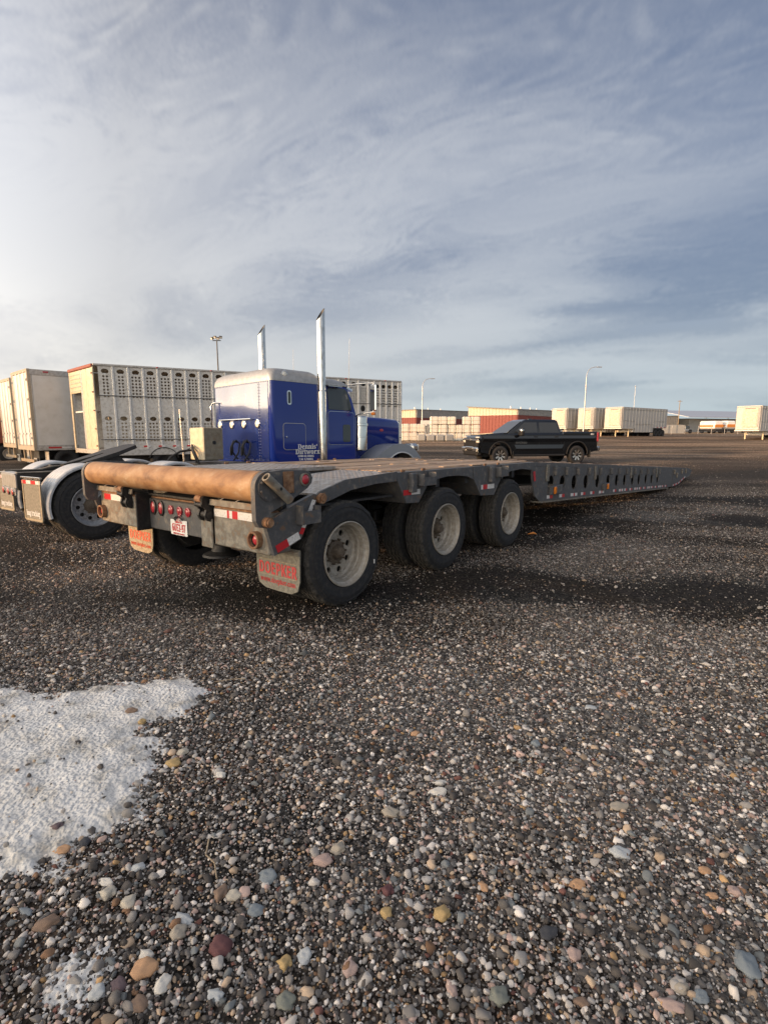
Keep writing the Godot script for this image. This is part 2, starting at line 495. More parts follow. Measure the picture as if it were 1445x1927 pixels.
# raised pattern of a checker plate
func checker(st: SurfaceTool, f: Callable, u0: float, u1: float, v0: float, v1: float, pitch: float) -> void:
	var nu := int((u1 - u0) / pitch); var nv := int((v1 - v0) / pitch)
	for i in nu:
		for j in nv:
			var u := u0 + (i + 0.5) * pitch; var v := v0 + (j + 0.5) * pitch
			var s := 1.0 if (i + j) % 2 == 0 else -1.0
			var a := pitch * 0.34; var b := pitch * 0.12
			var d1 := Vector2(a, a * s); var d2 := Vector2(-b * s, b)
			var c := Vector2(u, v)
			var p := [c - d1, c + d2, c + d1, c - d2]
			var top: Vector3 = f.call(u, v, 0.005)
			for k in 4:
				var A: Vector2 = p[k]; var B: Vector2 = p[(k + 1) % 4]
				out_poly(st, [f.call(A.x, A.y, 0.0), f.call(B.x, B.y, 0.0), top], f.call(u, v, -0.05))

func strip_tape(parent: Node, a: Vector3, b: Vector3, up: Vector3, n: Vector3, cells: Array) -> void:
	# red and white reflective tape from a to b
	var at := 0.0
	var total := 0.0
	for c in cells: total += absf(c)
	for c in cells:
		var p := a.lerp(b, at / total); at += absf(c)
		var q := a.lerp(b, at / total)
		var st := mk()
		out_poly(st, [p + n * 0.004, q + n * 0.004, q + up + n * 0.004, p + up + n * 0.004], p - n)
		obj("reflective_tape", st, M.red_tape if c < 0.0 else M.white_tape, parent)

func round_light(parent: Node, p: Vector3, n: Vector3, r: float, called: String, m: Material, bezel: Material, tall := 1.0) -> void:
	var z := n
	var x := Vector3.UP.cross(z).normalized()
	var X := Transform3D(Basis(x, Vector3.UP * tall, z), p)
	var st := mk()
	lathe(st, [Vector2(r * 1.0, 0.0), Vector2(r * 0.98, 0.012), Vector2(r * 0.8, 0.02), Vector2(r * 0.4, 0.025), Vector2(0, 0.026)], 18, X, false)
	var o := obj(called, st, m, parent)
	var b := mk()
	lathe(b, [Vector2(r * 1.28, -0.004), Vector2(r * 1.28, 0.014), Vector2(r * 1.02, 0.018), Vector2(r * 1.0, -0.002)], 18, X)
	obj("bezel", b, bezel, o)

# ---------------------------------------------------------------- the lowbed trailer (x forward, y up, z to its right; right tyres' outer face at z = 0)
const TW := 3.05

func deck_y(s: float) -> float:
	return 1.185 if s < 4.12 else 1.185 - 0.0462 * (s - 4.12)

func beam_y(s: float) -> float:
	return 0.56 - 0.0485 * (s - 4.43)

func build_trailer() -> void:
	var X := yard() * Transform3D(Basis(Vector3.UP, deg_to_rad(90.0 - 38.7)), v3(-0.3297, 0.0, -4.576))
	var T := thing("lowbed_trailer", "dark grey three-axle lowbed trailer with a rusty tan roller across its tail", "trailer", X)
	# --- wheels on three axles
	var R := 0.487
	var w0 := make_wheel(T, R, 0.265, 0.296, 0.165, M.rim, 8)
	var spin := 0.3
	for ax in [0.0, 1.69, 3.40]:
		for z in [0.0, -0.335]:
			wheel_at(w0, T, v3(ax, R - 0.006, z), false, spin)
			wheel_at(w0, T, v3(ax, R - 0.006, -TW - z), true, spin + 1.0)
			spin += 1.7
		var st := mk()
		tube(st, v3(ax, R, -0.45), v3(ax, R, -TW + 0.45), 0.075, -1.0, 12)
		obj("axle", st, M.black_steel, T)
		for z in [-0.80, -TW + 0.70]:
			var sp := mk()
			bb(sp, v3(ax - 0.45, R + 0.08, z), v3(ax + 0.45, R + 0.2, z + 0.1), 0.01)
			obj("suspension_arm", sp, M.black_steel, T)
	T.remove_child(w0)
	w0.free()
	var mark := mk()
	bb(mark, v3(0.362, 0.325, 0.002), v3(0.373, 0.365, 0.010))
	obj("tyre_chalk_mark", mark, M.white_paint, T)
	var pot := mk()
	lathe(pot, [Vector2(0.02, -0.16), Vector2(0.10, -0.15), Vector2(0.085, -0.02), Vector2(0.10, 0.04), Vector2(0.18, 0.07), Vector2(0.19, 0.09), Vector2(0, 0.09)], 20, Transform3D(Basis(Vector3.RIGHT, PI / 2), v3(-0.35, 0.42, -1.45)))
	obj("air_spring", pot, M.black_steel, T)
	# --- deck planks: a level run over the wheels, then two runs down the slope
	var runs := [[0.78, 4.10], [4.12, 9.6], [9.62, 15.25]]
	var np := 12
	var pw := (TW - 0.16) / np
	for run in runs:
		for k in np:
			var z := -0.08 - pw * (k + 0.5)
			var st := mk()
			var lift := rng.randf_range(-0.002, 0.012)
			var s0: float = run[0] + rng.randf_range(0.0, 0.05); var s1: float = run[1] - rng.randf_range(0.0, 0.05)
			var hw := pw * 0.5 - 0.008
			var y0 := deck_y(s0) + lift; var y1 := deck_y(s1) + lift + rng.randf_range(-0.004, 0.004)
			var ch := 0.008
			loft(st, [[v3(s0, y0 - 0.05, z - hw), v3(s0, y0 - ch, z - hw), v3(s0, y0, z - hw + ch), v3(s0, y0, z + hw - ch), v3(s0, y0 - ch, z + hw), v3(s0, y0 - 0.05, z + hw)], [v3(s1, y1 - 0.05, z - hw), v3(s1, y1 - ch, z - hw), v3(s1, y1, z - hw + ch), v3(s1, y1, z + hw - ch), v3(s1, y1 - ch, z + hw), v3(s1, y1 - 0.05, z + hw)]])
			obj("plank", st, M["plank%d" % rng.randi_range(0, 3)], T)
	# a few splintered chips and lumps of wood lying in the deck's joints
	var lump := mk()
	for k in 70:
		var s := rng.randf_range(0.9, 12.0)
		bx(lump, v3(s, deck_y(s) + 0.012, rng.randf_range(-2.9, -0.1)), v3(rng.randf_range(0.15, 0.9), rng.randf_range(0.006, 0.016), rng.randf_range(0.02, 0.09)), 0.003)
	tag(obj("wood_splinters", lump, M.plank3, T), "", "", "", "stuff")
	# --- frame under the deck
	for z in [-0.95, -2.10]:
		var st := mk()
		loft(st, [[v3(-0.55, 0.80, z - 0.06), v3(-0.55, 1.12, z - 0.06), v3(-0.55, 1.12, z + 0.06), v3(-0.55, 0.80, z + 0.06)], [v3(4.2, 0.80, z - 0.06), v3(4.2, 1.12, z - 0.06), v3(4.2, 1.12, z + 0.06), v3(4.2, 0.80, z + 0.06)], [v3(15.1, 0.15, z - 0.06), v3(15.1, 0.60, z - 0.06), v3(15.1, 0.60, z + 0.06), v3(15.1, 0.15, z + 0.06)]])
		obj("main_beam", st, M.black_steel, T)
	for k in 22:
		var s := 0.9 + 0.66 * k
		var st := mk()
		bb(st, v3(s - 0.04, deck_y(s) - 0.20, -TW + 0.05), v3(s + 0.04, deck_y(s) - 0.056, -0.05))
		obj("cross_member", st, M.black_steel, T)
	# --- both sides
	for side in 2:
		var zf := 0.0 if side == 0 else -TW
		var dir := -1.0 if side == 0 else 1.0          # towards the middle
		var mir := func(z: float) -> float: return zf + dir * z
		var flare := mk()
		prism(flare, [Vector2(-0.37, 1.05), Vector2(-0.34, 1.075), Vector2(-0.02, 1.158), Vector2(0.74, 1.196), Vector2(0.74, 1.10), Vector2(0.40, 1.095), Vector2(0.05, 1.06), Vector2(-0.18, 1.0), Vector2(-0.33, 0.965)], mir.call(0.0), mir.call(0.022))
		obj("fender_rail", flare, M.steel, T)
		var fp := mk()
		prism(fp, [Vector2(-0.36, 1.058), Vector2(-0.02, 1.149), Vector2(0.76, 1.187), Vector2(0.76, 1.17), Vector2(-0.02, 1.13), Vector2(-0.36, 1.04)], mir.call(0.022), mir.call(0.80))
		var fpo := obj("fender_plate", fp, M.checker, T)
		var ck := mk()
		var fy := func(u: float, v: float, d: float) -> Vector3: return v3(u, (lerpf(1.058, 1.149, (u + 0.36) / 0.34) if u < -0.02 else lerpf(1.149, 1.187, (u + 0.02) / 0.78)) + d, v)
		checker(ck, fy, -0.34, 0.74, minf(mir.call(0.03), mir.call(0.78)), maxf(mir.call(0.03), mir.call(0.78)), 0.055)
		tag(obj("tread_pattern", ck, M.checker, fpo), "", "", "", "stuff")
		var hk := mk()
		tube(hk, v3(-0.33, 1.02, mir.call(-0.03)), v3(-0.33, 1.02, mir.call(0.03)), 0.045, -1.0, 12)
		tube(hk, v3(-0.33, 1.02, mir.call(-0.045)), v3(-0.33, 1.02, mir.call(-0.03)), 0.024, -1.0, 8)
		obj("hinge_pin", hk, M.rusty, T)
		# outriggers between the wheels
		var o1 := mk()
		prism(o1, [Vector2(0.74, 1.184), Vector2(1.30, 1.184), Vector2(1.30, 1.04), Vector2(1.12, 0.85), Vector2(0.90, 0.86), Vector2(0.75, 1.09)], mir.call(0.0), mir.call(0.75))
		obj("outrigger", o1, M.steel, T)
		var o2 := mk()
		prism(o2, [Vector2(2.30, 1.184), Vector2(3.06, 1.184), Vector2(3.06, 1.0), Vector2(2.87, 0.79), Vector2(2.50, 0.81), Vector2(2.31, 1.03)], mir.call(0.0), mir.call(0.75))
		obj("outrigger", o2, M.steel, T)
		var a1 := mk()
		prism(a1, [Vector2(1.302, 1.182), Vector2(2.298, 1.182), Vector2(2.298, 1.03), Vector2(2.15, 1.075), Vector2(1.95, 1.095), Vector2(1.7, 1.098), Vector2(1.45, 1.075), Vector2(1.302, 1.03)], mir.call(0.004), mir.call(0.74))
		obj("wheel_arch", a1, M.steel, T)
		var a2 := mk()
		prism(a2, [Vector2(3.062, 1.182), Vector2(4.16, 1.182), Vector2(4.16, 1.06), Vector2(4.02, 1.075), Vector2(3.7, 1.10), Vector2(3.35, 1.085), Vector2(3.15, 1.05), Vector2(3.062, 0.99)], mir.call(-0.012), mir.call(0.74))
		obj("wheel_arch", a2, M.steel, T)
		for q in [[0.93, 1.06, 1.30, 0.90], [2.70, 2.84, 3.07, 0.90]]:
			var p := mk()
			bb(p, v3(q[0], 0.97, mir.call(-0.055)), v3(q[0] + 0.09, 1.17, mir.call(0.0)), 0.008)
			obj("stake_post", p, M.steel, T)
			var bxs := mk()
			var zA: float = mir.call(-0.012); var zB: float = mir.call(-0.11)
			bb(bxs, v3(q[1], 1.035, zA), v3(q[2], 1.055, zB)); bb(bxs, v3(q[1], 1.055, zA), v3(q[1] + 0.015, 1.16, zB)); bb(bxs, v3(q[2] - 0.015, 1.055, zA), v3(q[2], 1.17, zB)); bb(bxs, v3(q[1] + 0.015, 1.055, mir.call(-0.095)), v3(q[2] - 0.015, 1.12, zB))
			obj("tie_box", bxs, M.steel, T)
			for tx in [q[0] - 0.12, q[2] - 0.12]:
				var tab := mk()
				bb(tab, v3(tx, 1.186, mir.call(0.0)), v3(tx + 0.065, 1.212, mir.call(0.015)), 0.004)
				obj("deck_tab", tab, M.rusty, T)
		if side == 0:
			strip_tape(T, v3(0.84, 0.945, 0.0), v3(1.14, 0.940, 0.0), v3(0, 0.055, 0), v3(0, 0, 1), [-0.14, 0.16])
			strip_tape(T, v3(2.50, 0.885, 0.0), v3(2.86, 0.880, 0.0), v3(0, 0.06, 0), v3(0, 0, 1), [0.05, -0.12, 0.19])
		# the side beam with its row of oval holes
		var bm := mk()
		prism(bm, [Vector2(4.07, 1.165), Vector2(4.60, 1.14), Vector2(4.60, beam_y(4.6)), Vector2(4.43, 0.56), Vector2(4.24, 0.66), Vector2(4.12, 0.90)], mir.call(0.0), mir.call(0.02))
		var fb := func(u: float, v: float, d: float) -> Vector3:
			return v3(u, lerpf(beam_y(u), deck_y(u) - 0.022, v), zf + dir * d if side == 0 else zf + dir * d)
		var hs := [4.89, 5.42, 6.01, 6.67, 7.40, 8.15, 8.81, 9.48, 10.22, 10.87, 11.63, 12.33, 13.09]
		for i in hs.size():
			var u0: float = 4.60 if i == 0 else (hs[i - 1] + hs[i]) * 0.5
			var u1: float = 13.6 if i == hs.size() - 1 else (hs[i + 1] + hs[i]) * 0.5
			cell_hole(bm, fb, u0, u1, 0.0, 1.0, hs[i], 0.47, 0.135, 0.225, 0.02, 16)
		prism(bm, [Vector2(13.6, deck_y(13.6) - 0.022), Vector2(15.25, deck_y(15.25) - 0.022), Vector2(15.30, 0.06), Vector2(14.9, beam_y(14.6)), Vector2(13.6, beam_y(13.6))], mir.call(0.0), mir.call(0.02))
		obj("side_beam", bm, M.steel, T)
		var fl := mk()
		for z2 in [[-0.03, 0.14]]:
			loft(fl, [[v3(4.43, 0.535, mir.call(z2[0])), v3(4.43, 0.558, mir.call(z2[0])), v3(4.43, 0.558, mir.call(z2[1])), v3(4.43, 0.535, mir.call(z2[1]))], [v3(14.6, beam_y(14.6) - 0.025, mir.call(z2[0])), v3(14.6, beam_y(14.6) - 0.002, mir.call(z2[0])), v3(14.6, beam_y(14.6) - 0.002, mir.call(z2[1])), v3(14.6, beam_y(14.6) - 0.025, mir.call(z2[1]))]])
		obj("bottom_flange", fl, M.steel_dusty, T)
		var er := mk()
		bb(er, v3(0.76, 1.12, mir.call(0.024)), v3(4.14, 1.183, mir.call(0.075)), 0.004)
		loft(er, [[v3(4.14, 1.12, mir.call(-0.006)), v3(4.14, 1.184, mir.call(-0.006)), v3(4.14, 1.184, mir.call(0.07)), v3(4.14, 1.12, mir.call(0.07))], [v3(15.25, 0.625, mir.call(-0.006)), v3(15.25, 0.67, mir.call(-0.006)), v3(15.25, 0.67, mir.call(0.07)), v3(15.25, 0.625, mir.call(0.07))]])
		obj("edge_rail", er, M.steel, T)
		if side == 0:
			for i in hs.size():
				var s: float = hs[i]
				var p := mk()
				var yy := deck_y(s) - 0.05
				bb(p, v3(s + 0.10, yy - 0.16, 0.0), v3(s + 0.16, yy - 0.02, 0.055), 0.006)
				bb(p, v3(s + 0.16, yy - 0.15, 0.0), v3(s + 0.30, yy - 0.03, 0.03), 0.006)
				obj("stake_pocket", p, M.steel, T)
				if i % 4 == 0 or i == 12:
					var q := mk()
					bb(q, v3(s - 0.24, yy - 0.24, 0.0), v3(s - 0.13, yy + 0.03, 0.02), 0.004)
					obj("rib_plate", q, M.steel_dusty, T)
			var s := 4.72
			var kk := 0
			while s < 14.3:
				var c := [0.13, -0.13] if kk % 3 != 2 else [0.16, -0.07, 0.13]
				var len_ := 0.26 if kk % 3 != 2 else 0.36
				if absf(s - 7.95) > 0.2:
					strip_tape(T, v3(s, beam_y(s) + 0.03, 0.0), v3(s + len_, beam_y(s + len_) + 0.03, 0.0), v3(0, 0.055, 0), v3(0, 0, 1), c)
				s += 0.56 if s < 8.0 else 0.47
				kk += 1
			for q in [[4.80, 5.30], [7.72, 8.0]]:
				var p := mk()
				bb(p, v3(q[0], beam_y(q[0]) + 0.09, 0.0), v3(q[1], beam_y(q[0]) + 0.23, 0.06), 0.008)
				var po := obj("marker_bracket", p, M.steel, T)
				var c := mk()
				var mx: float = q[0] + 0.11 if q[0] < 5 else q[1] - 0.09
				bb(c, v3(mx - 0.045, beam_y(q[0]) + 0.10, 0.06), v3(mx + 0.045, beam_y(q[0]) + 0.22, 0.085), 0.012)
				obj("amber_marker", c, M.amber, po)
			var rd := mk()
			prism(rd, [Vector2(4.10, 1.04), Vector2(4.16, 1.05), Vector2(4.20, 0.90), Vector2(4.145, 0.89)], 0.022, 0.026)
			obj("red_reflector", rd, M.red_tape, T)
	# --- the nose, lying on the ground where the gooseneck was taken off
	var ns := mk()
	prism(ns, [Vector2(15.36, 0.655), Vector2(16.6, 0.60), Vector2(18.2, 0.52), Vector2(19.1, 0.40), Vector2(19.7, 0.24), Vector2(19.6, 0.18), Vector2(19.1, 0.21), Vector2(17.7, 0.20), Vector2(17.1, 0.13), Vector2(16.4, 0.04), Vector2(15.42, 0.035)], -TW + 0.25, -0.25)
	obj("nose_section", ns, M.black_steel, T)
	for zz in [[-0.25, 0.0], [-TW, -TW + 0.25]]:
		var q := mk()
		prism(q, [Vector2(15.34, 0.662), Vector2(16.6, 0.607), Vector2(18.25, 0.527), Vector2(19.15, 0.41), Vector2(18.7, 0.22), Vector2(17.7, 0.18), Vector2(17.1, 0.11), Vector2(16.4, 0.03), Vector2(15.40, 0.03)], zz[0] + 0.003, zz[1] - 0.003)
		obj("nose_cheek", q, M.steel, T)
	strip_tape(T, v3(15.5, 0.05, -0.003), v3(16.4, 0.06, -0.003), v3(0, 0.05, 0), v3(0, 0, 1), [0.15, -0.3, 0.2, -0.25])
	strip_tape(T, v3(16.45, 0.06, -0.003), v3(17.75, 0.215, -0.003), v3(0, 0.05, 0), v3(0, 0, 1), [0.25, -0.3, 0.25, -0.25, 0.25])
	for q in [[15.55, 0.42, 0.1], [16.0, 0.30, 0.14], [16.9, 0.38, 0.12], [17.7, 0.36, 0.1]]:
		var p := mk()
		bb(p, v3(q[0], q[1], -0.003), v3(q[0] + 0.12, q[1] + 0.16, 0.04), 0.01)
		obj("latch_block", p, M.steel_dusty, T)
	# --- centre plate at the tail
	var cp := mk()
	prism(cp, [Vector2(-0.72, 1.20), Vector2(-0.66, 1.225), Vector2(0.76, 1.225), Vector2(0.76, 1.19), Vector2(-0.70, 1.18)], -2.20, -0.88)
	var cpo := obj("tail_plate", cp, M.checker, T)
	var cb := mk()
	checker(cb, func(u: float, v: float, d: float) -> Vector3: return v3(u, 1.225 + d, v), -0.64, 0.74, -2.18, -0.90, 0.055)
	tag(obj("tread_pattern", cb, M.checker, cpo), "", "", "", "stuff")
	var wl := mk()
	bb(wl, v3(-0.72, 0.94, -TW + 0.06), v3(0.74, 0.96, -0.06))
	bb(wl, v3(-0.72, 0.96, -2.20), v3(0.74, 1.178, -2.17)); bb(wl, v3(-0.72, 0.96, -0.91), v3(0.74, 1.178, -0.88))
	obj("tail_well", wl, M.black_steel, T)
	build_tail(T)

func build_tail(T: Node3D) -> void:
	var rc := v3(-0.885, 1.15, 0.0)
	# --- roller
	var st := mk()
	lathe(st, [Vector2(0, -TW + 0.03), Vector2(0.112, -TW + 0.03), Vector2(0.122, -TW + 0.05), Vector2(0.122, -0.07), Vector2(0.115, -0.055), Vector2(0, -0.055)], 40, Transform3D(Basis.IDENTITY, rc))
	obj("roller", st, M.roller, T)
	for side in 2:
		var z0 := -0.05 if side == 0 else -TW - 0.03
		var z1 := 0.0 if side == 0 else -TW + 0.02
		# arm that carries the roller
		var a := mk()
		var pts := []
		for k in 9:
			var t := deg_to_rad(75.0 + 105.0 * k / 8)
			pts.append(Vector2(rc.x + 0.122 * cos(t), rc.y + 0.122 * sin(t)))
		pts.append_array([Vector2(-1.006, 1.0), Vector2(-1.004, 0.90), Vector2(-0.975, 0.85), Vector2(-0.90, 0.835), Vector2(-0.875, 0.87), Vector2(-0.86, 0.955), Vector2(-0.68, 1.02), Vector2(-0.48, 1.115), Vector2(-0.43, 1.16), Vector2(-0.42, 1.20), Vector2(-0.45, 1.25), Vector2(-0.52, 1.265), Vector2(-0.74, 1.275)])
		prism(a, pts, z0, z1)
		var arm := obj("roller_arm", a, M.steel, T)
		var n := v3(0, 0, 1) if side == 0 else v3(0, 0, -1)
		var zo := z1 if side == 0 else z0
		# pivot pin
		var p := mk()
		tube(p, v3(-0.915, 0.885, zo), v3(-0.915, 0.885, zo) + n * 0.05, 0.04, -1.0, 16)
		tube(p, v3(-0.915, 0.885, zo) + n * 0.05, v3(-0.915, 0.885, zo) + n * 0.065, 0.03, -1.0, 12)
		obj("pivot_pin", p, M.rusty, arm)
		# bolted bearing cap with its lever socket
		var c := mk()
		lathe(c, [Vector2(0.105, 0.0), Vector2(0.105, 0.014), Vector2(0, 0.014)], 24, along(v3(rc.x + 0.01, rc.y, zo), v3(rc.x + 0.01, rc.y, zo) + n))
		for k in 8:
			var t := TAU * (k + 0.4) / 8
			var q := v3(rc.x + 0.01 + 0.088 * cos(t), rc.y + 0.088 * sin(t), zo)
			tube(c, q, q + n * 0.03, 0.011, -1.0, 6)
		obj("bearing_cap", c, M.steel, arm)
		var s := mk()
		var A := v3(-0.94, 1.235, zo) + n * 0.05; var B := v3(-0.735, 1.06, zo) + n * 0.05
		lathe(s, [Vector2(0.024, 0.0), Vector2(0.037, 0.0), Vector2(0.037, 0.30), Vector2(0.0, 0.30)], 16, along(A, B))
		lathe(s, [Vector2(0.024, 0.0), Vector2(0.024, 0.1), Vector2(0, 0.1)], 12, along(A, B))
		obj("lever_socket", s, M.steel_dusty, arm)
		var hole := mk()
		lathe(hole, [Vector2(0.013, 0.0), Vector2(0, 0.0)], 10, along(A.lerp(B, 0.55) + n * 0.038, A.lerp(B, 0.55) + n))
		obj("pin_hole", hole, M.black, arm)
		var wp := mk()
		bb(wp, v3(-0.735, 1.09, zo), v3(-0.63, 1.262, zo + n.z * 0.012), 0.003)
		obj("weld_plate", wp, M.rusty, arm)
		round_light(arm, v3(-0.51, 1.19, zo), n, 0.042, "side_light", M.red_lens, M.steel_dusty)
		# side plate below
		var g := mk()
		prism(g, [Vector2(-0.90, 0.83), Vector2(-0.83, 0.605), Vector2(-0.55, 0.70), Vector2(-0.44, 0.88), Vector2(-0.375, 0.98), Vector2(-0.345, 1.045), Vector2(-0.40, 1.06), Vector2(-0.62, 0.99), Vector2(-0.84, 0.895)], z0 + (0.0 if side == 0 else 0.01), z1 - (0.01 if side == 0 else 0.0))
		obj("tail_side_plate", g, M.steel, T)
		var zg := -0.01 if side == 0 else -TW - 0.02
		var k2 := mk()
		for q in [[-0.60, -0.585], [-0.415, -0.40]]:
			bb(k2, v3(q[0], 0.845, zg), v3(q[1], 0.97 if q[0] > -0.5 else 0.985, zg + n.z * 0.085))
		bb(k2, v3(-0.60, 0.83, zg), v3(-0.40, 0.845, zg + n.z * 0.085))
		bb(k2, v3(-0.585, 0.845, zg + n.z * 0.07), v3(-0.415, 0.935, zg + n.z * 0.085))
		obj("stake_pocket", k2, M.steel, T)
		if side == 0:
			strip_tape(T, v3(-0.80, 0.625, -0.01), v3(-0.56, 0.705, -0.01), v3(-0.025, 0.06, 0), v3(0, 0, 1), [-0.14, 0.14])
			strip_tape(T, v3(-0.535, 0.735, -0.01), v3(-0.38, 1.005, -0.01), v3(-0.04, 0.012, 0), v3(0, 0, 1), [-0.06, 0.26])
	# --- bumper: two outer panels stand behind a recessed middle
	for q in [[-0.80, -0.055, M.steel_dusty], [-3.02, -2.20, M.steel_dusty]]:
		var p := mk()
		bb(p, v3(-0.845, 0.60, q[0]), v3(-0.62, 0.935, q[1]), 0.01)
		obj("bumper_panel", p, q[2], T)
		var rs := mk()
		bb(rs, v3(-0.848, 0.925, q[0] + 0.02), v3(-0.70, 0.945, q[1] - 0.02), 0.006)
		obj("bumper_top_edge", rs, M.rusty, T)
		# sloped guard strip with white dividers, under the roller
		var gs := mk()
		var ga := v3(-0.90, 0.975, q[0] - 0.02)
		loft(gs, [[v3(-0.885, 0.955, q[0]), v3(-0.875, 1.005, q[0]), v3(-0.865, 1.005, q[0]), v3(-0.865, 0.955, q[0])], [v3(-0.885, 0.955, q[1]), v3(-0.875, 1.005, q[1]), v3(-0.865, 1.005, q[1]), v3(-0.865, 0.955, q[1])]])
		obj("guard_strip", gs, M.steel_dusty, T)
		for k in 3:
			var z: float = lerpf(q[0], q[1], (k + 0.6) / 3.4)
			var rb := mk()
			loft(rb, [[v3(-0.872, 1.0, z - 0.008), v3(-0.872, 1.0, z + 0.008), v3(-0.86, 1.0, z + 0.008), v3(-0.86, 1.0, z - 0.008)], [v3(-0.70, 1.09, z + 0.032), v3(-0.70, 1.09, z + 0.048), v3(-0.69, 1.08, z + 0.048), v3(-0.69, 1.08, z + 0.032)]])
			obj("guard_divider", rb, M.white_tape, T)
		var bk := mk()
		bb(bk, v3(-0.70, 0.94, q[0]), v3(-0.66, 1.17, q[1]))
		obj("guard_back", bk, M.black, T)
	strip_tape(T, v3(-0.845, 0.855, -0.78), v3(-0.845, 0.855, -0.10), v3(0, 0.065, 0), v3(-1, 0, 0), [0.22, -0.035, 0.05, -0.09, 0.28, -0.13])
	strip_tape(T, v3(-0.845, 0.855, -2.92), v3(-0.845, 0.855, -2.30), v3(0, 0.065, 0), v3(-1, 0, 0), [-0.2, 0.32, -0.25])
	var md := mk()
	bb(md, v3(-0.71, 0.585, -2.19), v3(-0.45, 0.905, -0.98), 0.01)
	obj("bumper_middle", md, M.steel, T)
	var sl := mk()
	bb(sl, v3(-0.69, 0.905, -2.18), v3(-0.20, 0.925, -0.99), 0.006)
	obj("bumper_shelf", sl, M.rusty, T)
	var cw := mk()
	bb(cw, v3(-0.85, 0.57, -2.205), v3(-0.5, 0.96, -2.185), 0.006)
	obj("recess_wall", cw, M.black_steel, T)  # near-black plate: the shade of this unlit side is put into its colour
	cw = mk()
	bb(cw, v3(-0.845, 0.57, -0.985), v3(-0.62, 0.96, -0.965), 0.006)
	obj("recess_wall", cw, M.black_steel, T)
	var ps := mk()
	bb(ps, v3(-0.865, 0.565, -0.975), v3(-0.842, 0.83, -0.805), 0.008)
	obj("bumper_post", ps, M.steel_dusty, T)
	# --- hinge knuckles that once carried ramps
	for z in [-2.33, -0.875]:
		for d in [-0.05, 0.05]:
			var h := mk()
			prism(h, [Vector2(-0.945, 1.01), Vector2(-0.925, 1.03), Vector2(-0.875, 1.03), Vector2(-0.82, 0.97), Vector2(-0.82, 0.83), Vector2(-0.86, 0.80), Vector2(-0.90, 0.815), Vector2(-0.92, 0.86), Vector2(-0.905, 0.91), Vector2(-0.945, 0.96)], z + d - 0.013, z + d + 0.013)
			obj("hinge_lug", h, M.black_steel, T)
		var b := mk()
		tube(b, v3(-0.922, 1.005, z - 0.045), v3(-0.922, 1.005, z + 0.045), 0.032, -1.0, 14)
		obj("hinge_knuckle", b, M.rusty, T)
		var b2 := mk()
		tube(b2, v3(-0.875, 0.865, z - 0.075), v3(-0.875, 0.865, z + 0.075), 0.03, -1.0, 14)
		tube(b2, v3(-0.93, 0.955, z - 0.055), v3(-0.93, 0.955, z + 0.055), 0.02, -1.0, 10)
		obj("hinge_pin", b2, M.black_steel, T)
	var br := mk()
	loft(br, [[v3(-0.68, 0.93, -2.14), v3(-0.68, 0.99, -2.14), v3(-0.65, 0.99, -2.14), v3(-0.65, 0.93, -2.14)], [v3(-0.55, 1.03, -1.75), v3(-0.55, 1.09, -1.75), v3(-0.52, 1.09, -1.75), v3(-0.52, 1.03, -1.75)]])
	obj("brace_bar", br, M.steel_dusty, T)
	# --- lamps and plate on the recessed middle
	for z in [-2.09, -1.935]:
		round_light(T, v3(-0.71, 0.815, z), v3(-1, 0, 0), 0.043, "tail_light", M.red_lens, M.black, 1.45)
	for z in [-1.745, -1.58, -1.43]:
		round_light(T, v3(-0.71, 0.815, z), v3(-1, 0, 0), 0.034, "clearance_light", M.red_lens, M.red_lens, 1.05)
	for z in [-0.20, -2.95]:
		var tb := mk()
		lathe(tb, [Vector2(0.055, 0.0), Vector2(0.072, 0.0), Vector2(0.072, 0.05), Vector2(0.062, 0.055), Vector2(0.055, 0.05), Vector2(0.055, 0.0)], 20, along(v3(-0.845, 0.715, z), v3(-1.0, 0.715, z)))
		obj("light_tube", tb, M.rusty, T)
		round_light(T, v3(-0.85, 0.715, z), v3(-1, 0, 0), 0.042, "tail_light", M.red_lens, M.black)
	var pl := mk()
	prism(pl, rrect(-0.152, -0.076, 0.152, 0.076, 0.012), 0.0, 0.004, Transform3D(Basis(Vector3.UP, -PI / 2), v3(-0.716, 0.648, -1.605)))
	var po := obj("licence_plate", pl, M.white_paint, T)
	var PX := Transform3D(Basis(Vector3.UP, -PI / 2), v3(-0.721, 0.648, -1.605))
	text("6UE2-97", 0.105, M.red_print, po, PX * Transform3D(Basis.from_scale(v3(0.62, 1.0, 1.0)), v3(0, -0.004, 0)))
	text("Alberta", 0.034, M.red_print, po, PX * xf_at(v3(0, 0.057, 0)), "Droid Serif")
	text("Wild Rose Country", 0.022, M.red_print, po, PX * xf_at(v3(0, -0.062, 0)), "Droid Serif")
	var ll := mk()
	tube(ll, v3(-0.71, 0.75, -1.58), v3(-0.77, 0.742, -1.58), 0.03, 0.022, 12)
	obj("plate_lamp", ll, M.chrome, T)
	# --- mud flaps
	for q in [[-0.60, -0.02, 0.205, 0.60, M.flap, M.red_print, "Droid Sans"], [-3.03, -2.45, 0.225, 0.60, M.flap_tan, M.orange_print, "Droid Sans"]]:
		var f := mk()
		var w: float = q[1] - q[0]
		var cx: float = (q[0] + q[1]) * 0.5
		var ptsf := [Vector2(-w / 2, q[3]), Vector2(-w / 2 + 0.01, q[2] + 0.12), Vector2(-w / 2 + 0.04, q[2] + 0.04), Vector2(-w / 2 + 0.12, q[2] + 0.005), Vector2(0, q[2]), Vector2(w / 2 - 0.12, q[2] + 0.002), Vector2(w / 2 - 0.04, q[2] + 0.035), Vector2(w / 2 - 0.01, q[2] + 0.12), Vector2(w / 2, q[3])]
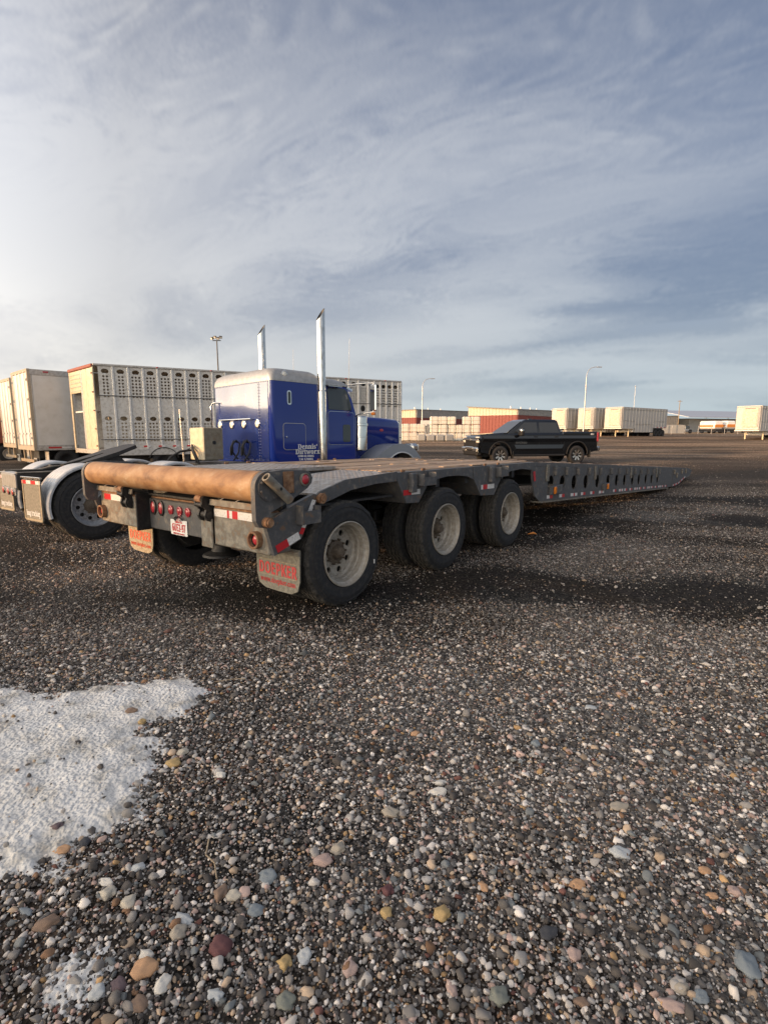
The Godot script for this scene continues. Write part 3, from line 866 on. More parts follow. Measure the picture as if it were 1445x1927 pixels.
		var FX := Transform3D(Basis(Vector3.UP, -PI / 2), v3(-0.56, 0, cx))
		prism(f, ptsf, -0.01, 0.0, FX)
		var fo := obj("mud_flap", f, q[4], T)
		text("DOEPKER", 0.145, q[5], fo, FX * Transform3D(Basis.from_scale(v3(0.78, 1, 1)), v3(0, q[2] + 0.19, 0.002)), "Droid Sans", true)
		text("www.doepker.com", 0.06, q[5], fo, FX * Transform3D(Basis.from_scale(v3(0.85, 1, 1)), v3(0, q[2] + 0.085, 0.002)), "Droid Serif", false)
		for y in [0.128, 0.262]:
			var l := mk()
			bb(l, v3(-0.564, q[2] + y, cx - w * 0.42), v3(-0.558, q[2] + y + 0.007, cx + w * 0.42))
			obj("flap_ridge", l, M.flap_tan, fo)
		var hb := mk()
		bb(hb, v3(-0.575, q[3] - 0.05, q[0]), v3(-0.562, q[3] - 0.01, q[1]), 0.004)
		obj("flap_hanger", hb, M.steel_dusty, T)

# ---------------------------------------------------------------- the tractor unit (x forward, y up, z to its right)
func slab(st: SurfaceTool, pts: Array, n: Vector3) -> void:
	var b := []
	for p in pts: b.append(p + n)
	loft(st, [pts, b])

func hring(x0: float, x1: float, z0: float, z1: float, r: float, y: float) -> Array:
	var o := []
	for p in rrect(x0, z0, x1, z1, r, 5): o.append(v3(p.x, y, p.y))
	return o

func arc_fender(T: Node3D, c: Vector3, r: float, z0: float, z1: float, a0: float, a1: float) -> void:
	var pr := [Vector2(r - 0.045, z1), Vector2(r - 0.02, z1 + 0.004), Vector2(r, z1 - 0.01)]
	var n := 5
	for k in n:
		var a := lerpf(z1 - 0.02, z0 + 0.02, (k + 0.12) / n); var b := lerpf(z1 - 0.02, z0 + 0.02, (k + 0.30) / n)
		pr.append_array([Vector2(r, a), Vector2(r - 0.013, a - 0.008), Vector2(r - 0.013, b + 0.008), Vector2(r, b)])
	pr.append_array([Vector2(r, z0 + 0.01), Vector2(r - 0.045, z0), Vector2(r - 0.05, z0 + 0.01), Vector2(r - 0.022, z0 + 0.02), Vector2(r - 0.022, z1 - 0.02), Vector2(r - 0.05, z1 - 0.006), Vector2(r - 0.045, z1)])
	var st := mk()
	lathe(st, pr, 30, Transform3D(Basis.IDENTITY, c), true, deg_to_rad(a0), deg_to_rad(a1))
	obj("wheel_fender", st, M.fender, T)
	var b := mk()
	var am := deg_to_rad((a0 + a1) * 0.5)
	tube(b, c + v3(cos(am), sin(am), 0) * (r - 0.06) + v3(0, 0, z0 - 0.15), c + v3(cos(am), sin(am), 0) * (r - 0.06) + v3(0, 0, z1 - 0.1), 0.02)
	obj("fender_bracket", b, M.black_steel, T)

func build_tractor() -> void:
	var X := yard() * Transform3D(Basis(Vector3.UP, deg_to_rad(90.0 - 44.0)), v3(-4.466, 0.0, -7.68))
	var T := thing("tractor_unit", "blue long-nose tractor unit with a sleeper and two tall chrome exhaust stacks", "truck", X)
	var cz := -1.22
	var R := 0.535
	var w0 := make_wheel(T, R, 0.285, 0.312, 0.10, M.rim_grey, 10)
	var spin := 0.1
	for ax in [0.10, 1.42]:
		for z in [0.0, -0.35]:
			wheel_at(w0, T, v3(ax, R - 0.01, z), false, spin)
			wheel_at(w0, T, v3(ax, R - 0.01, 2 * cz - z), true, spin)
			spin += 1.1
		var st := mk()
		tube(st, v3(ax, R, -0.5), v3(ax, R, 2 * cz + 0.5), 0.11, -1.0, 12)
		lathe(st, [Vector2(0, -0.2), Vector2(0.22, -0.12), Vector2(0.24, 0.1), Vector2(0, 0.2)], 16, Transform3D(Basis.IDENTITY, v3(ax, R, cz)))
		obj("drive_axle", st, M.black_steel, T)
	for left in [false, true]:
		wheel_at(w0, T, v3(7.10, R - 0.01, 2 * cz + 0.10 if left else -0.10), left, 0.7)
	T.remove_child(w0); w0.free()
	# frame
	for z in [cz - 0.43, cz + 0.43]:
		var st := mk()
		bb(st, v3(-0.70, 0.76, z - 0.04), v3(7.6, 1.02, z + 0.04), 0.006)
		obj("frame_rail", st, M.black_steel, T)
		var hn := mk()
		prism(hn, [Vector2(-0.70, 1.022), Vector2(-0.2, 1.022), Vector2(0.0, 1.07), Vector2(1.8, 1.07), Vector2(1.9, 1.022), Vector2(2.2, 1.022), Vector2(2.2, 1.03), Vector2(1.92, 1.035), Vector2(1.82, 1.085), Vector2(-0.02, 1.085), Vector2(-0.22, 1.035), Vector2(-0.70, 1.035)], z - 0.06, z + 0.06)
		obj("frame_cap", hn, M.steel_dusty, T)
	var cm := mk()
	bb(cm, v3(-0.735, 0.79, cz - 0.47), v3(-0.70, 1.0, cz + 0.47), 0.012)
	bb(cm, v3(-0.735, 1.0, cz - 0.47), v3(-0.60, 1.018, cz + 0.47), 0.006)
	obj("rear_crossmember", cm, M.silver, T)
	for s in [0.75, 2.4, 3.2]:
		var c2 := mk()
		bb(c2, v3(s - 0.06, 0.8, cz - 0.40), v3(s + 0.06, 0.98, cz + 0.40))
		obj("cross_member", c2, M.black_steel, T)
	var tl := mk()
	bb(tl, v3(-0.735, 0.68, cz - 0.42), v3(-0.715, 0.785, cz + 0.42), 0.006)
	obj("light_bar", tl, M.silver, T)
	for z in [cz - 0.30, cz + 0.05, cz + 0.34]:
		round_light(T, v3(-0.74, 0.735, z), v3(-1, 0, 0), 0.05, "tail_light", M.red_lens, M.chrome)
	for q in [[-0.02, -0.62], [2 * cz + 0.62, 2 * cz + 0.02]]:
		for p in [[0.10, 195.0, 62.0], [1.42, 120.0, -8.0]]:
			arc_fender(T, v3(p[0], R, 0), R + 0.085, q[1], q[0] + 0.03, p[2], p[1])
		var fz: float = (q[0] + q[1]) * 0.5
		var FX := Transform3D(Basis(Vector3.UP, -PI / 2 + 0.17), v3(-0.62, 0, fz))
		var f := mk()
		prism(f, [Vector2(-0.29, 0.94), Vector2(-0.29, 0.36), Vector2(-0.26, 0.33), Vector2(0.26, 0.33), Vector2(0.29, 0.36), Vector2(0.29, 0.94)], -0.012, 0.0, FX)
		var fo := obj("mud_flap", f, M.flap, T)
		var fr := mk()
		for e in [[-0.29, -0.262], [0.262, 0.29]]:
			bx(fr, v3((e[0] + e[1]) * 0.5, 0.64, 0.004), v3(0.028, 0.58, 0.008), 0.002, FX)
		bx(fr, v3(0, 0.355, 0.004), v3(0.52, 0.03, 0.008), 0.002, FX)
		obj("flap_border", fr, M.flap_tan, fo)
		text("long trucking", 0.11, M.white_paint, fo, FX * Transform3D(Basis.from_scale(v3(0.58, 1, 1)), v3(0, 0.45, 0.003)), "Droid Serif")
		for k in 4:
			var tp := mk()
			bx(tp, v3(-0.225 + 0.15 * k, 0.905, 0.004), v3(0.148, 0.05, 0.006), 0.0, FX)
			obj("reflective_tape", tp, M.red_tape if k % 2 == 0 else M.white_tape, fo)
		var hb := mk()
		bx(hb, v3(0, 0.97, 0), v3(0.62, 0.03, 0.03), 0.006, FX)
		for k in 3:
			bx(hb, v3(-0.17 + 0.17 * k, 0.945, 0.004), v3(0.09, 0.03, 0.01), 0.002, FX)
		obj("flap_hanger", hb, M.chrome_dirty, T)
	# fifth wheel, tipped back
	var t := 0.31
	var FW := Transform3D(Basis(v3(cos(t), sin(t), 0), v3(0, 0, 1), v3(sin(t), -cos(t), 0)), v3(0.68, 1.265, cz))
	var fw := mk()
	prism(fw, [Vector2(0.46, -0.30), Vector2(0.50, -0.15), Vector2(0.50, 0.15), Vector2(0.46, 0.30), Vector2(0.10, 0.46), Vector2(-0.25, 0.44), Vector2(-0.62, 0.34), Vector2(-0.60, 0.22), Vector2(-0.15, 0.06), Vector2(0.0, 0.045), Vector2(0.0, -0.045), Vector2(-0.15, -0.06), Vector2(-0.60, -0.22), Vector2(-0.62, -0.34), Vector2(-0.25, -0.44), Vector2(0.10, -0.46)], -0.03, 0.03, FW)
	obj("fifth_wheel", fw, M.black_steel, T)
	var ft := mk()
	for z in [cz - 0.40, cz + 0.34]:
		prism(ft, [Vector2(0.40, 1.02), Vector2(0.58, 1.25), Vector2(0.78, 1.27), Vector2(0.98, 1.02)], z, z + 0.06)
	obj("fifth_wheel_mount", ft, M.black_steel, T)
	# hydraulic tank
	var tk := mk()
	bb(tk, v3(2.36, 1.13, cz - 0.25), v3(2.78, 1.76, cz + 0.31), 0.015)
	var tko := obj("hydraulic_tank", tk, M.alu_warm, T)
	var rb := mk()
	for k in 17:
		var s := 2.375 + 0.0235 * k
		bb(rb, v3(s, 1.14, cz + 0.308), v3(s + 0.013, 1.75, cz + 0.318))
	obj("tank_ribs", rb, M.steel_dusty, tko)
	var tc := mk()
	tube(tc, v3(2.58, 1.47, cz + 0.31), v3(2.58, 1.47, cz + 0.335), 0.035, -1.0, 14)
	obj("tank_cap", tc, M.black, tko)
	for q in [[v3(1.75, 1.08, cz), v3(1.9, 1.2, cz - 0.1), v3(2.1, 1.30, cz - 0.12), v3(2.33, 1.32, cz - 0.15)], [v3(2.33, 1.38, cz - 0.12), v3(2.26, 1.3, cz + 0.05), v3(2.28, 1.18, cz + 0.12), v3(2.3, 1.08, cz + 0.12)], [v3(2.33, 1.42, cz - 0.1), v3(2.24, 1.35, cz + 0.1), v3(2.26, 1.2, cz + 0.2), v3(2.3, 1.06, cz + 0.22)]]:
		var h := mk()
		var cv := Curve3D.new()
		for p in q: cv.add_point(p)
		sweep(h, q, 0.022, 8)
		obj("hydraulic_hose", h, M.rubber, T)
	var pg := mk()
	tube(pg, v3(2.25, 1.05, cz - 0.32), v3(2.22, 2.12, cz - 0.34), 0.014, 0.01, 8)
	obj("hose_pole", pg, M.chrome_dirty, T)
	var bp := mk()
	bb(bp, v3(2.30, 1.03, cz - 0.9), v3(3.36, 1.07, cz + 0.9), 0.006)
	obj("deck_plate", bp, M.black_steel, T)
	for k in 2:
		var z := cz - 0.05 + 0.42 * k
		var h := mk()
		sweep(h, [v3(3.30, 1.12, z), v3(3.18, 1.25, z + 0.02), v3(3.16, 1.42, z + 0.04), v3(3.24, 1.52, z + 0.06), v3(3.30, 1.44, z + 0.10), v3(3.24, 1.25, z + 0.13), v3(3.12, 1.10, z + 0.14)], 0.017, 8)
		sweep(h, [v3(3.33, 1.48, z - 0.04), v3(3.22, 1.5, z), v3(3.16, 1.36, z - 0.02), v3(3.16, 1.2, z - 0.02)], 0.024, 8)
		obj("coiled_air_line", h, M.rubber, T)
	# sleeper
	var zr := -0.10; var zl := 2 * cz + 0.10
	var sl := mk()
	loft(sl, [hring(3.40, 4.60, zl, zr, 0.09, 1.04), hring(3.38, 4.60, zl, zr, 0.09, 1.10), hring(3.38, 4.60, zl, zr, 0.09, 2.68)], true, 1)
	var so := obj("sleeper_body", sl, M.blue, T)
	var rf := mk()
	loft(rf, [hring(3.375, 4.605, zl - 0.006, zr + 0.006, 0.09, 2.672), hring(3.375, 4.605, zl - 0.006, zr + 0.006, 0.09, 2.71), hring(3.385, 4.60, zl + 0.005, zr - 0.005, 0.10, 2.79), hring(3.42, 4.585, zl + 0.05, zr - 0.05, 0.14, 2.87), hring(3.50, 4.55, zl + 0.13, zr - 0.13, 0.2, 2.925), hring(3.65, 4.50, zl + 0.3, zr - 0.3, 0.25, 2.95)], true, 1)
	obj("sleeper_roof", rf, M.silver, T)
	# back panel sheet: slightly wavy, in two widths with a riveted seam
	for q in [[zl + 0.10, cz + 0.70], [cz + 0.715, zr - 0.10]]:
		var bpn := mk(1)
		var nu := 24; var nv := 24
		var pt := func(i: int, j: int) -> Vector3:
			var z := lerpf(q[0], q[1], float(i) / nu); var y := lerpf(1.10, 2.66, float(j) / nv)
			return v3(3.374 - 0.0035 * nz2.get_noise_2d(z * 55.0, y * 40.0), y, z)
		for i in nu:
			for j in nv:
				quad(bpn, pt.call(i, j), pt.call(i, j + 1), pt.call(i + 1, j + 1), pt.call(i + 1, j))
		obj("back_panel", bpn, M.blue_paint_back, so)
	var rv := mk()
	for k in 26:
		var y := 1.14 + 0.059 * k
		for z in [cz + 0.68, cz + 0.735]:
			tube(rv, v3(3.375, y, z), v3(3.365, y, z), 0.008, 0.005, 6)
	for k in 34:
		tube(rv, v3(3.376, 2.655, lerpf(zl + 0.1, zr - 0.1, k / 33.0)), v3(3.364, 2.655, lerpf(zl + 0.1, zr - 0.1, k / 33.0)), 0.009, 0.006, 6)
	tag(obj("rivets", rv, M.silver, so), "", "", "", "stuff")
	for z in [-2.08, -1.58, -1.10, -0.58]:
		round_light(T, v3(3.37, 1.845, z), v3(-1, 0, 0), 0.062, "work_light", M.lens, M.chrome, 1.15)
	var gb := mk()
	tube(gb, v3(3.30, 1.945, -1.98), v3(3.30, 1.945, -0.72), 0.018)
	for z in [-1.9, -0.8]: tube(gb, v3(3.37, 1.945, z), v3(3.30, 1.945, z), 0.014)
	sweep(gb, [v3(3.37, 1.75, -2.27), v3(3.28, 1.77, -2.27), v3(3.27, 2.25, -2.27), v3(3.30, 2.33, -2.24), v3(3.30, 2.33, -2.12), v3(3.37, 2.32, -2.10)], 0.016)
	obj("grab_bar", gb, M.chrome, T)
	round_light(T, v3(3.72, 2.81, zr - 0.02), v3(0, 0.1, 1).normalized(), 0.055, "roof_light", M.lens, M.chrome)
	var sw := mk()
	prism(sw, rrect(3.755, 2.22, 3.855, 2.50, 0.04), zr - 0.01, zr + 0.012)
	var swo := obj("sleeper_window", sw, M.chrome, T)
	var sg := mk()
	prism(sg, rrect(3.775, 2.245, 3.835, 2.475, 0.028), zr, zr + 0.016)
	obj("pane", sg, M.glass, swo)
	var dh := mk()
	prism(dh, rrect(3.64, 1.32, 4.20, 1.86, 0.07), zr, zr + 0.008)
	var dho := obj("hatch_trim", dh, M.silver, T)
	var dd := mk()
	prism(dd, rrect(3.652, 1.332, 4.188, 1.848, 0.06), zr + 0.002, zr + 0.012)
	obj("hatch_door", dd, M.blue, dho)
	var kn := mk()
	lathe(kn, [Vector2(0.018, 0), Vector2(0.016, 0.03), Vector2(0, 0.035)], 10, along(v3(3.70, 1.58, zr + 0.012), v3(3.70, 1.58, zr + 1)))
	obj("hatch_knob", kn, M.chrome, dho)
	var TX := func(x: float, y: float, z: float) -> Transform3D: return xf_at(v3(x, y, z))
	text("Dennis'", 0.135, M.white_paint, so, TX.call(4.24, 1.385, zr + 0.012), "Droid Serif")
	text("Dirtworx", 0.135, M.white_paint, so, TX.call(4.24, 1.28, zr + 0.012), "Droid Serif")
	text("GVW 63,500KG", 0.06, M.white_paint, so, TX.call(4.20, 1.19, zr + 0.002))
	text("T.W. 9,100KG", 0.06, M.white_paint, so, TX.call(4.20, 1.125, zr + 0.002))
	# gap behind the cab
	var gp := mk()
	bb(gp, v3(4.60, 1.1, zl + 0.2), v3(4.74, 2.6, zr - 0.2))
	obj("cab_boot", gp, M.rubber, T)
	# cab
	var cb := mk()
	loft(cb, [hring(4.74, 5.64, zl, zr, 0.06, 1.10), hring(4.74, 5.66, zl, zr, 0.06, 1.9), hring(4.74, 5.66, zl + 0.01, zr - 0.01, 0.06, 2.12), hring(4.74, 5.58, zl + 0.05, zr - 0.05, 0.06, 2.42), hring(4.74, 5.44, zl + 0.10, zr - 0.10, 0.07, 2.70)], true, 1)
	var co := obj("cab_body", cb, M.blue, T)
	var cr := mk()
	loft(cr, [hring(4.72, 5.49, zl + 0.075, zr - 0.075, 0.07, 2.69), hring(4.72, 5.50, zl + 0.07, zr - 0.07, 0.08, 2.72), hring(4.72, 5.42, zl + 0.12, zr - 0.12, 0.10, 2.78), hring(4.74, 5.22, zl + 0.22, zr - 0.22, 0.12, 2.845), hring(4.80, 5.05, zl + 0.4, zr - 0.4, 0.1, 2.865)], true, 1)
	obj("cab_roof", cr, M.silver, T)
	var hv := mk()
	loft(hv, [hring(4.95, 5.30, cz - 0.2, cz + 0.55, 0.06, 2.86), hring(4.96, 5.28, cz - 0.19, cz + 0.54, 0.06, 2.92)])
	obj("roof_vent", hv, M.white_paint, T)
	var side_z := func(y: float) -> float: return lerpf(zr - 0.01, zr - 0.05, (y - 2.12) / 0.3) if y < 2.42 else lerpf(zr - 0.05, zr - 0.10, (y - 2.42) / 0.28)
	var wi := mk()
	var wp := []
	for p in [Vector2(4.84, 2.17), Vector2(5.48, 2.17), Vector2(5.50, 2.26), Vector2(5.42, 2.58), Vector2(5.36, 2.64), Vector2(4.90, 2.64), Vector2(4.84, 2.58)]:
		wp.append(v3(p.x, p.y, side_z.call(p.y) - 0.006))
	slab(wi, wp, v3(0, 0.002, 0.02))
	obj("door_window", wi, M.glass, T)
	var ds := mk()
	prism(ds, rrect(4.80, 1.42, 5.56, 2.14, 0.08), zr - 0.004, zr + 0.005)
	var dso := obj("door_trim", ds, M.chrome, T)
	var dk := mk()
	prism(dk, rrect(4.806, 1.426, 5.554, 2.134, 0.075), zr - 0.002, zr + 0.009)
	obj("cab_door", dk, M.blue, dso)
	var lw := mk()
	prism(lw, rrect(5.22, 1.48, 5.44, 1.86, 0.05), zr + 0.002, zr + 0.014)
	obj("lower_door_window", lw, M.glass, T)
	var sv := mk()
	loft(sv, [[v3(4.82, 2.68, zr - 0.09), v3(5.2, 2.68, zr - 0.09), v3(5.2, 2.66, zr + 0.02), v3(4.82, 2.66, zr + 0.02)], [v3(4.82, 2.69, zr - 0.09), v3(5.2, 2.69, zr - 0.09), v3(5.2, 2.67, zr + 0.02), v3(4.82, 2.67, zr + 0.02)]])
	obj("window_visor", sv, M.chrome, T)
	var ws := mk()
	slab(ws, [v3(5.645, 2.16, zl + 0.1), v3(5.645, 2.16, zr - 0.1), v3(5.475, 2.64, zr - 0.16), v3(5.475, 2.64, zl + 0.16)], v3(0.03, 0.01, 0))
	obj("windscreen", ws, M.glass, T)
	var vi := mk()
	loft(vi, [[v3(5.46, 2.70, zl + 0.12), v3(5.46, 2.66, zl + 0.12), v3(5.66, 2.61, zl + 0.14), v3(5.64, 2.66, zl + 0.14)], [v3(5.46, 2.70, zr - 0.12), v3(5.46, 2.66, zr - 0.12), v3(5.66, 2.61, zr - 0.14), v3(5.64, 2.66, zr - 0.14)]])
	obj("sun_visor", vi, M.chrome, T)
	# hood with a rounded top, tapering forward
	var hd := mk()
	var rings := []
	for q in [[5.60, 0.66, 2.10], [6.2, 0.63, 2.10], [7.0, 0.58, 2.085], [7.6, 0.55, 2.06], [7.70, 0.53, 2.03]]:
		var rg := []
		var hw: float = q[1]; var top: float = q[2]
		rg.append(v3(q[0], 1.05, cz - hw)); rg.append(v3(q[0], 1.05, cz + hw))
		for k in 6:
			var a := PI / 2 * k / 5
			rg.append(v3(q[0], top - 0.11 + 0.11 * sin(a), cz + hw - 0.11 + 0.11 * cos(a)))
		for k in 6:
			var a := PI / 2 + PI / 2 * k / 5
			rg.append(v3(q[0], top - 0.11 + 0.11 * sin(a), cz - hw + 0.11 + 0.11 * cos(a)))
		rings.append(rg)
	loft(hd, rings, true, 1)
	var ho := obj("hood", hd, M.blue, T)
	var em := mk()
	lathe(em, [Vector2(0.0, 0.0), Vector2(0.034, 0.0), Vector2(0.03, 0.008), Vector2(0, 0.01)], 18, Transform3D(Basis.from_scale(v3(2.0, 1, 1)), v3(7.0, 1.77, cz + 0.585)))
	obj("oval_emblem", em, M.red_lens, ho)
	text("203", 0.11, M.white_paint, co, TX.call(5.92, 1.29, cz + 0.66), "Droid Sans")
	var cw := mk()
	prism(cw, [Vector2(5.66, 1.05), Vector2(6.25, 1.05), Vector2(6.10, 1.22), Vector2(5.95, 1.35), Vector2(5.66, 1.35)], cz + 0.55, cz + 0.655)
	obj("cowl_panel", cw, M.blue, T)
	var gr := mk()
	bb(gr, v3(7.70, 1.02, cz - 0.50), v3(7.78, 2.02, cz + 0.50), 0.03)
	var go := obj("radiator_shell", gr, M.chrome, T)
	for k in 12:
		var g := mk()
		bb(g, v3(7.78, 1.08, cz - 0.43 + 0.074 * k), v3(7.792, 1.95, cz - 0.40 + 0.074 * k))
		obj("grille_bar", g, M.black, go)
	# front fenders, headlamps, bumper
	for sd in [1.0, -1.0]:
		var zz := func(d: float) -> float: return cz + sd * d
		var outer := [Vector2(6.02, 0.98), Vector2(6.25, 1.14), Vector2(6.50, 1.29), Vector2(6.78, 1.40), Vector2(7.08, 1.435), Vector2(7.38, 1.39), Vector2(7.62, 1.27), Vector2(7.80, 1.10), Vector2(7.92, 0.93)]
		var inner := []
		for p in outer: inner.append(p + Vector2(0.03 * signf(7.05 - p.x), -0.05))
		inner.reverse()
		var fd := mk()
		prism(fd, outer + inner, zz.call(0.5), zz.call(1.17))
		var lip := outer.duplicate()
		for k in 11:
			var a := deg_to_rad(15.0 + 155.0 * k / 10)
			lip.append(Vector2(7.10 + 0.66 * cos(a), 0.56 + 0.66 * sin(a)))
		prism(fd, lip, zz.call(1.165), zz.call(1.195))
		obj("front_fender", fd, M.fender_front, T)
		var lp := mk()
		var path := []
		for k in 15:
			var a := deg_to_rad(15.0 + 155.0 * k / 14)
			path.append(v3(7.10 + 0.665 * cos(a), 0.56 + 0.665 * sin(a), zz.call(1.195)))
		sweep(lp, path, 0.018, 6)
		obj("fender_lip", lp, M.fender, T)
		var hl := mk()
		bb(hl, v3(7.72, 1.22, zz.call(0.62)), v3(8.02, 1.44, zz.call(0.98)), 0.07)
		var hlo := obj("headlamp_pod", hl, M.chrome, T)
		var hf := mk()
		bb(hf, v3(8.02, 1.25, zz.call(0.66)), v3(8.035, 1.41, zz.call(0.94)), 0.006)
		obj("headlamp_glass", hf, M.lens, hlo)
		# air cleaner
		var ac := mk()
		var AX := Transform3D(Basis(Vector3.RIGHT, -PI / 2), v3(5.93, 1.28, zz.call(0.90)))
		lathe(ac, [Vector2(0, 0.0), Vector2(0.165, 0.0), Vector2(0.19, 0.02), Vector2(0.19, 0.30), Vector2(0.197, 0.305), Vector2(0.197, 0.33), Vector2(0.19, 0.335), Vector2(0.19, 0.56), Vector2(0.205, 0.57), Vector2(0.205, 0.62), Vector2(0.185, 0.63), Vector2(0.185, 0.76), Vector2(0.165, 0.79), Vector2(0, 0.80)], 28, AX)
		obj("air_cleaner", ac, M.chrome, T)
		# mirror on its frame
		var mi := mk()
		bb(mi, v3(5.74, 2.16, zz.call(1.44)), v3(5.80, 2.74, zz.call(1.62)), 0.02)
		var mo := obj("side_mirror", mi, M.chrome, T)
		var mb := mk()
		sweep(mb, [v3(5.45, 2.74, zz.call(1.05)), v3(5.65, 2.76, zz.call(1.35)), v3(5.76, 2.77, zz.call(1.53)), v3(5.77, 2.45, zz.call(1.53)), v3(5.76, 2.14, zz.call(1.53)), v3(5.62, 2.10, zz.call(1.25)), v3(5.60, 2.05, zz.call(1.10))], 0.014)
		obj("mirror_frame", mb, M.chrome, mo)
		var am := mk()
		bb(am, v3(5.73, 2.07, zz.call(1.48)), v3(5.80, 2.13, zz.call(1.58)), 0.015)
		obj("mirror_marker", am, M.amber, mo)
		var rm := mk()
		lathe(rm, [Vector2(0.07, 0), Vector2(0.065, 0.02), Vector2(0, 0.03)], 16, along(v3(5.66, 2.22, zz.call(1.30)), v3(6.6, 2.22, zz.call(1.35))))
		obj("convex_mirror", rm, M.black, T)
		# stacks
		var sx := 4.66
		var sz: float = zz.call(1.10)
		var sk := mk()
		var bt := []; var tp := []
		for k in 24:
			var a := TAU * k / 24
			bt.append(v3(sx + 0.098 * cos(a), 0.98, sz + 0.098 * sin(a)))
			tp.append(v3(sx + 0.090 * cos(a), 4.10 + 0.13 * cos(a) + 0.03 * sin(a), sz + 0.090 * sin(a)))
		var b2 := []; var b3 := []; var tin := []; var tin2 := []
		for k in 24:
			b2.append(bt[k] + v3(0, 1.55, 0))
			b3.append(v3(lerpf(sx, bt[k].x, 0.90), 2.56, lerpf(sz, bt[k].z, 0.90)))
			tin.append(v3(lerpf(sx, tp[k].x, 0.93), tp[k].y, lerpf(sz, tp[k].z, 0.93)))
			tin2.append(v3(lerpf(sx, tp[k].x, 0.92), tp[k].y - 0.35, lerpf(sz, tp[k].z, 0.92)))
		loft(sk, [bt, b2], false, 1)
		loft(sk, [b2, b3], false, 2)
		loft(sk, [b3, tp], false, 3)
		loft(sk, [tp, tin], false, 4)
		var sko := obj("exhaust_stack", sk, M.chrome_stack, T)
		var si := mk()
		loft(si, [tin, tin2], false, 1)
		out_poly(si, tin2, v3(sx, 5.0, sz))
		obj("stack_bore", si, M.black, sko)
		var an := mk()
		tube(an, v3(5.50, 2.70, zz.call(1.02)), v3(5.52, 3.75, zz.call(1.04)), 0.006, 0.003, 5)
		obj("whip_aerial", an, M.galv, T)
	var bu := mk()
	bb(bu, v3(7.95, 0.42, cz - 1.2), v3(8.03, 0.86, cz + 1.2), 0.02)
	obj("front_bumper", bu, M.chrome, T)
	# tanks and steps under the doors
	for sd in [1.0, -1.0]:
		var ft2 := mk()
		lathe(ft2, [Vector2(0, 3.5), Vector2(0.29, 3.5), Vector2(0.30, 3.52), Vector2(0.30, 5.38), Vector2(0.29, 5.4), Vector2(0, 5.4)], 28, Transform3D(Basis(v3(0, 0, -1), v3(0, 1, 0), v3(1, 0, 0)), v3(0, 0.70, cz + sd * 0.84)))
		obj("fuel_tank", ft2, M.chrome_dirty, T)
		var stp := mk()
		bb(stp, v3(4.76, 1.0, cz + sd * 0.70), v3(5.72, 1.095, cz + sd * 1.16), 0.01)
		obj("cab_step", stp, M.chrome_dirty, T)
	var en := mk()
	bb(en, v3(5.7, 0.7, cz - 0.4), v3(7.6, 1.05, cz + 0.4))
	obj("engine_block", en, M.black_steel, T)

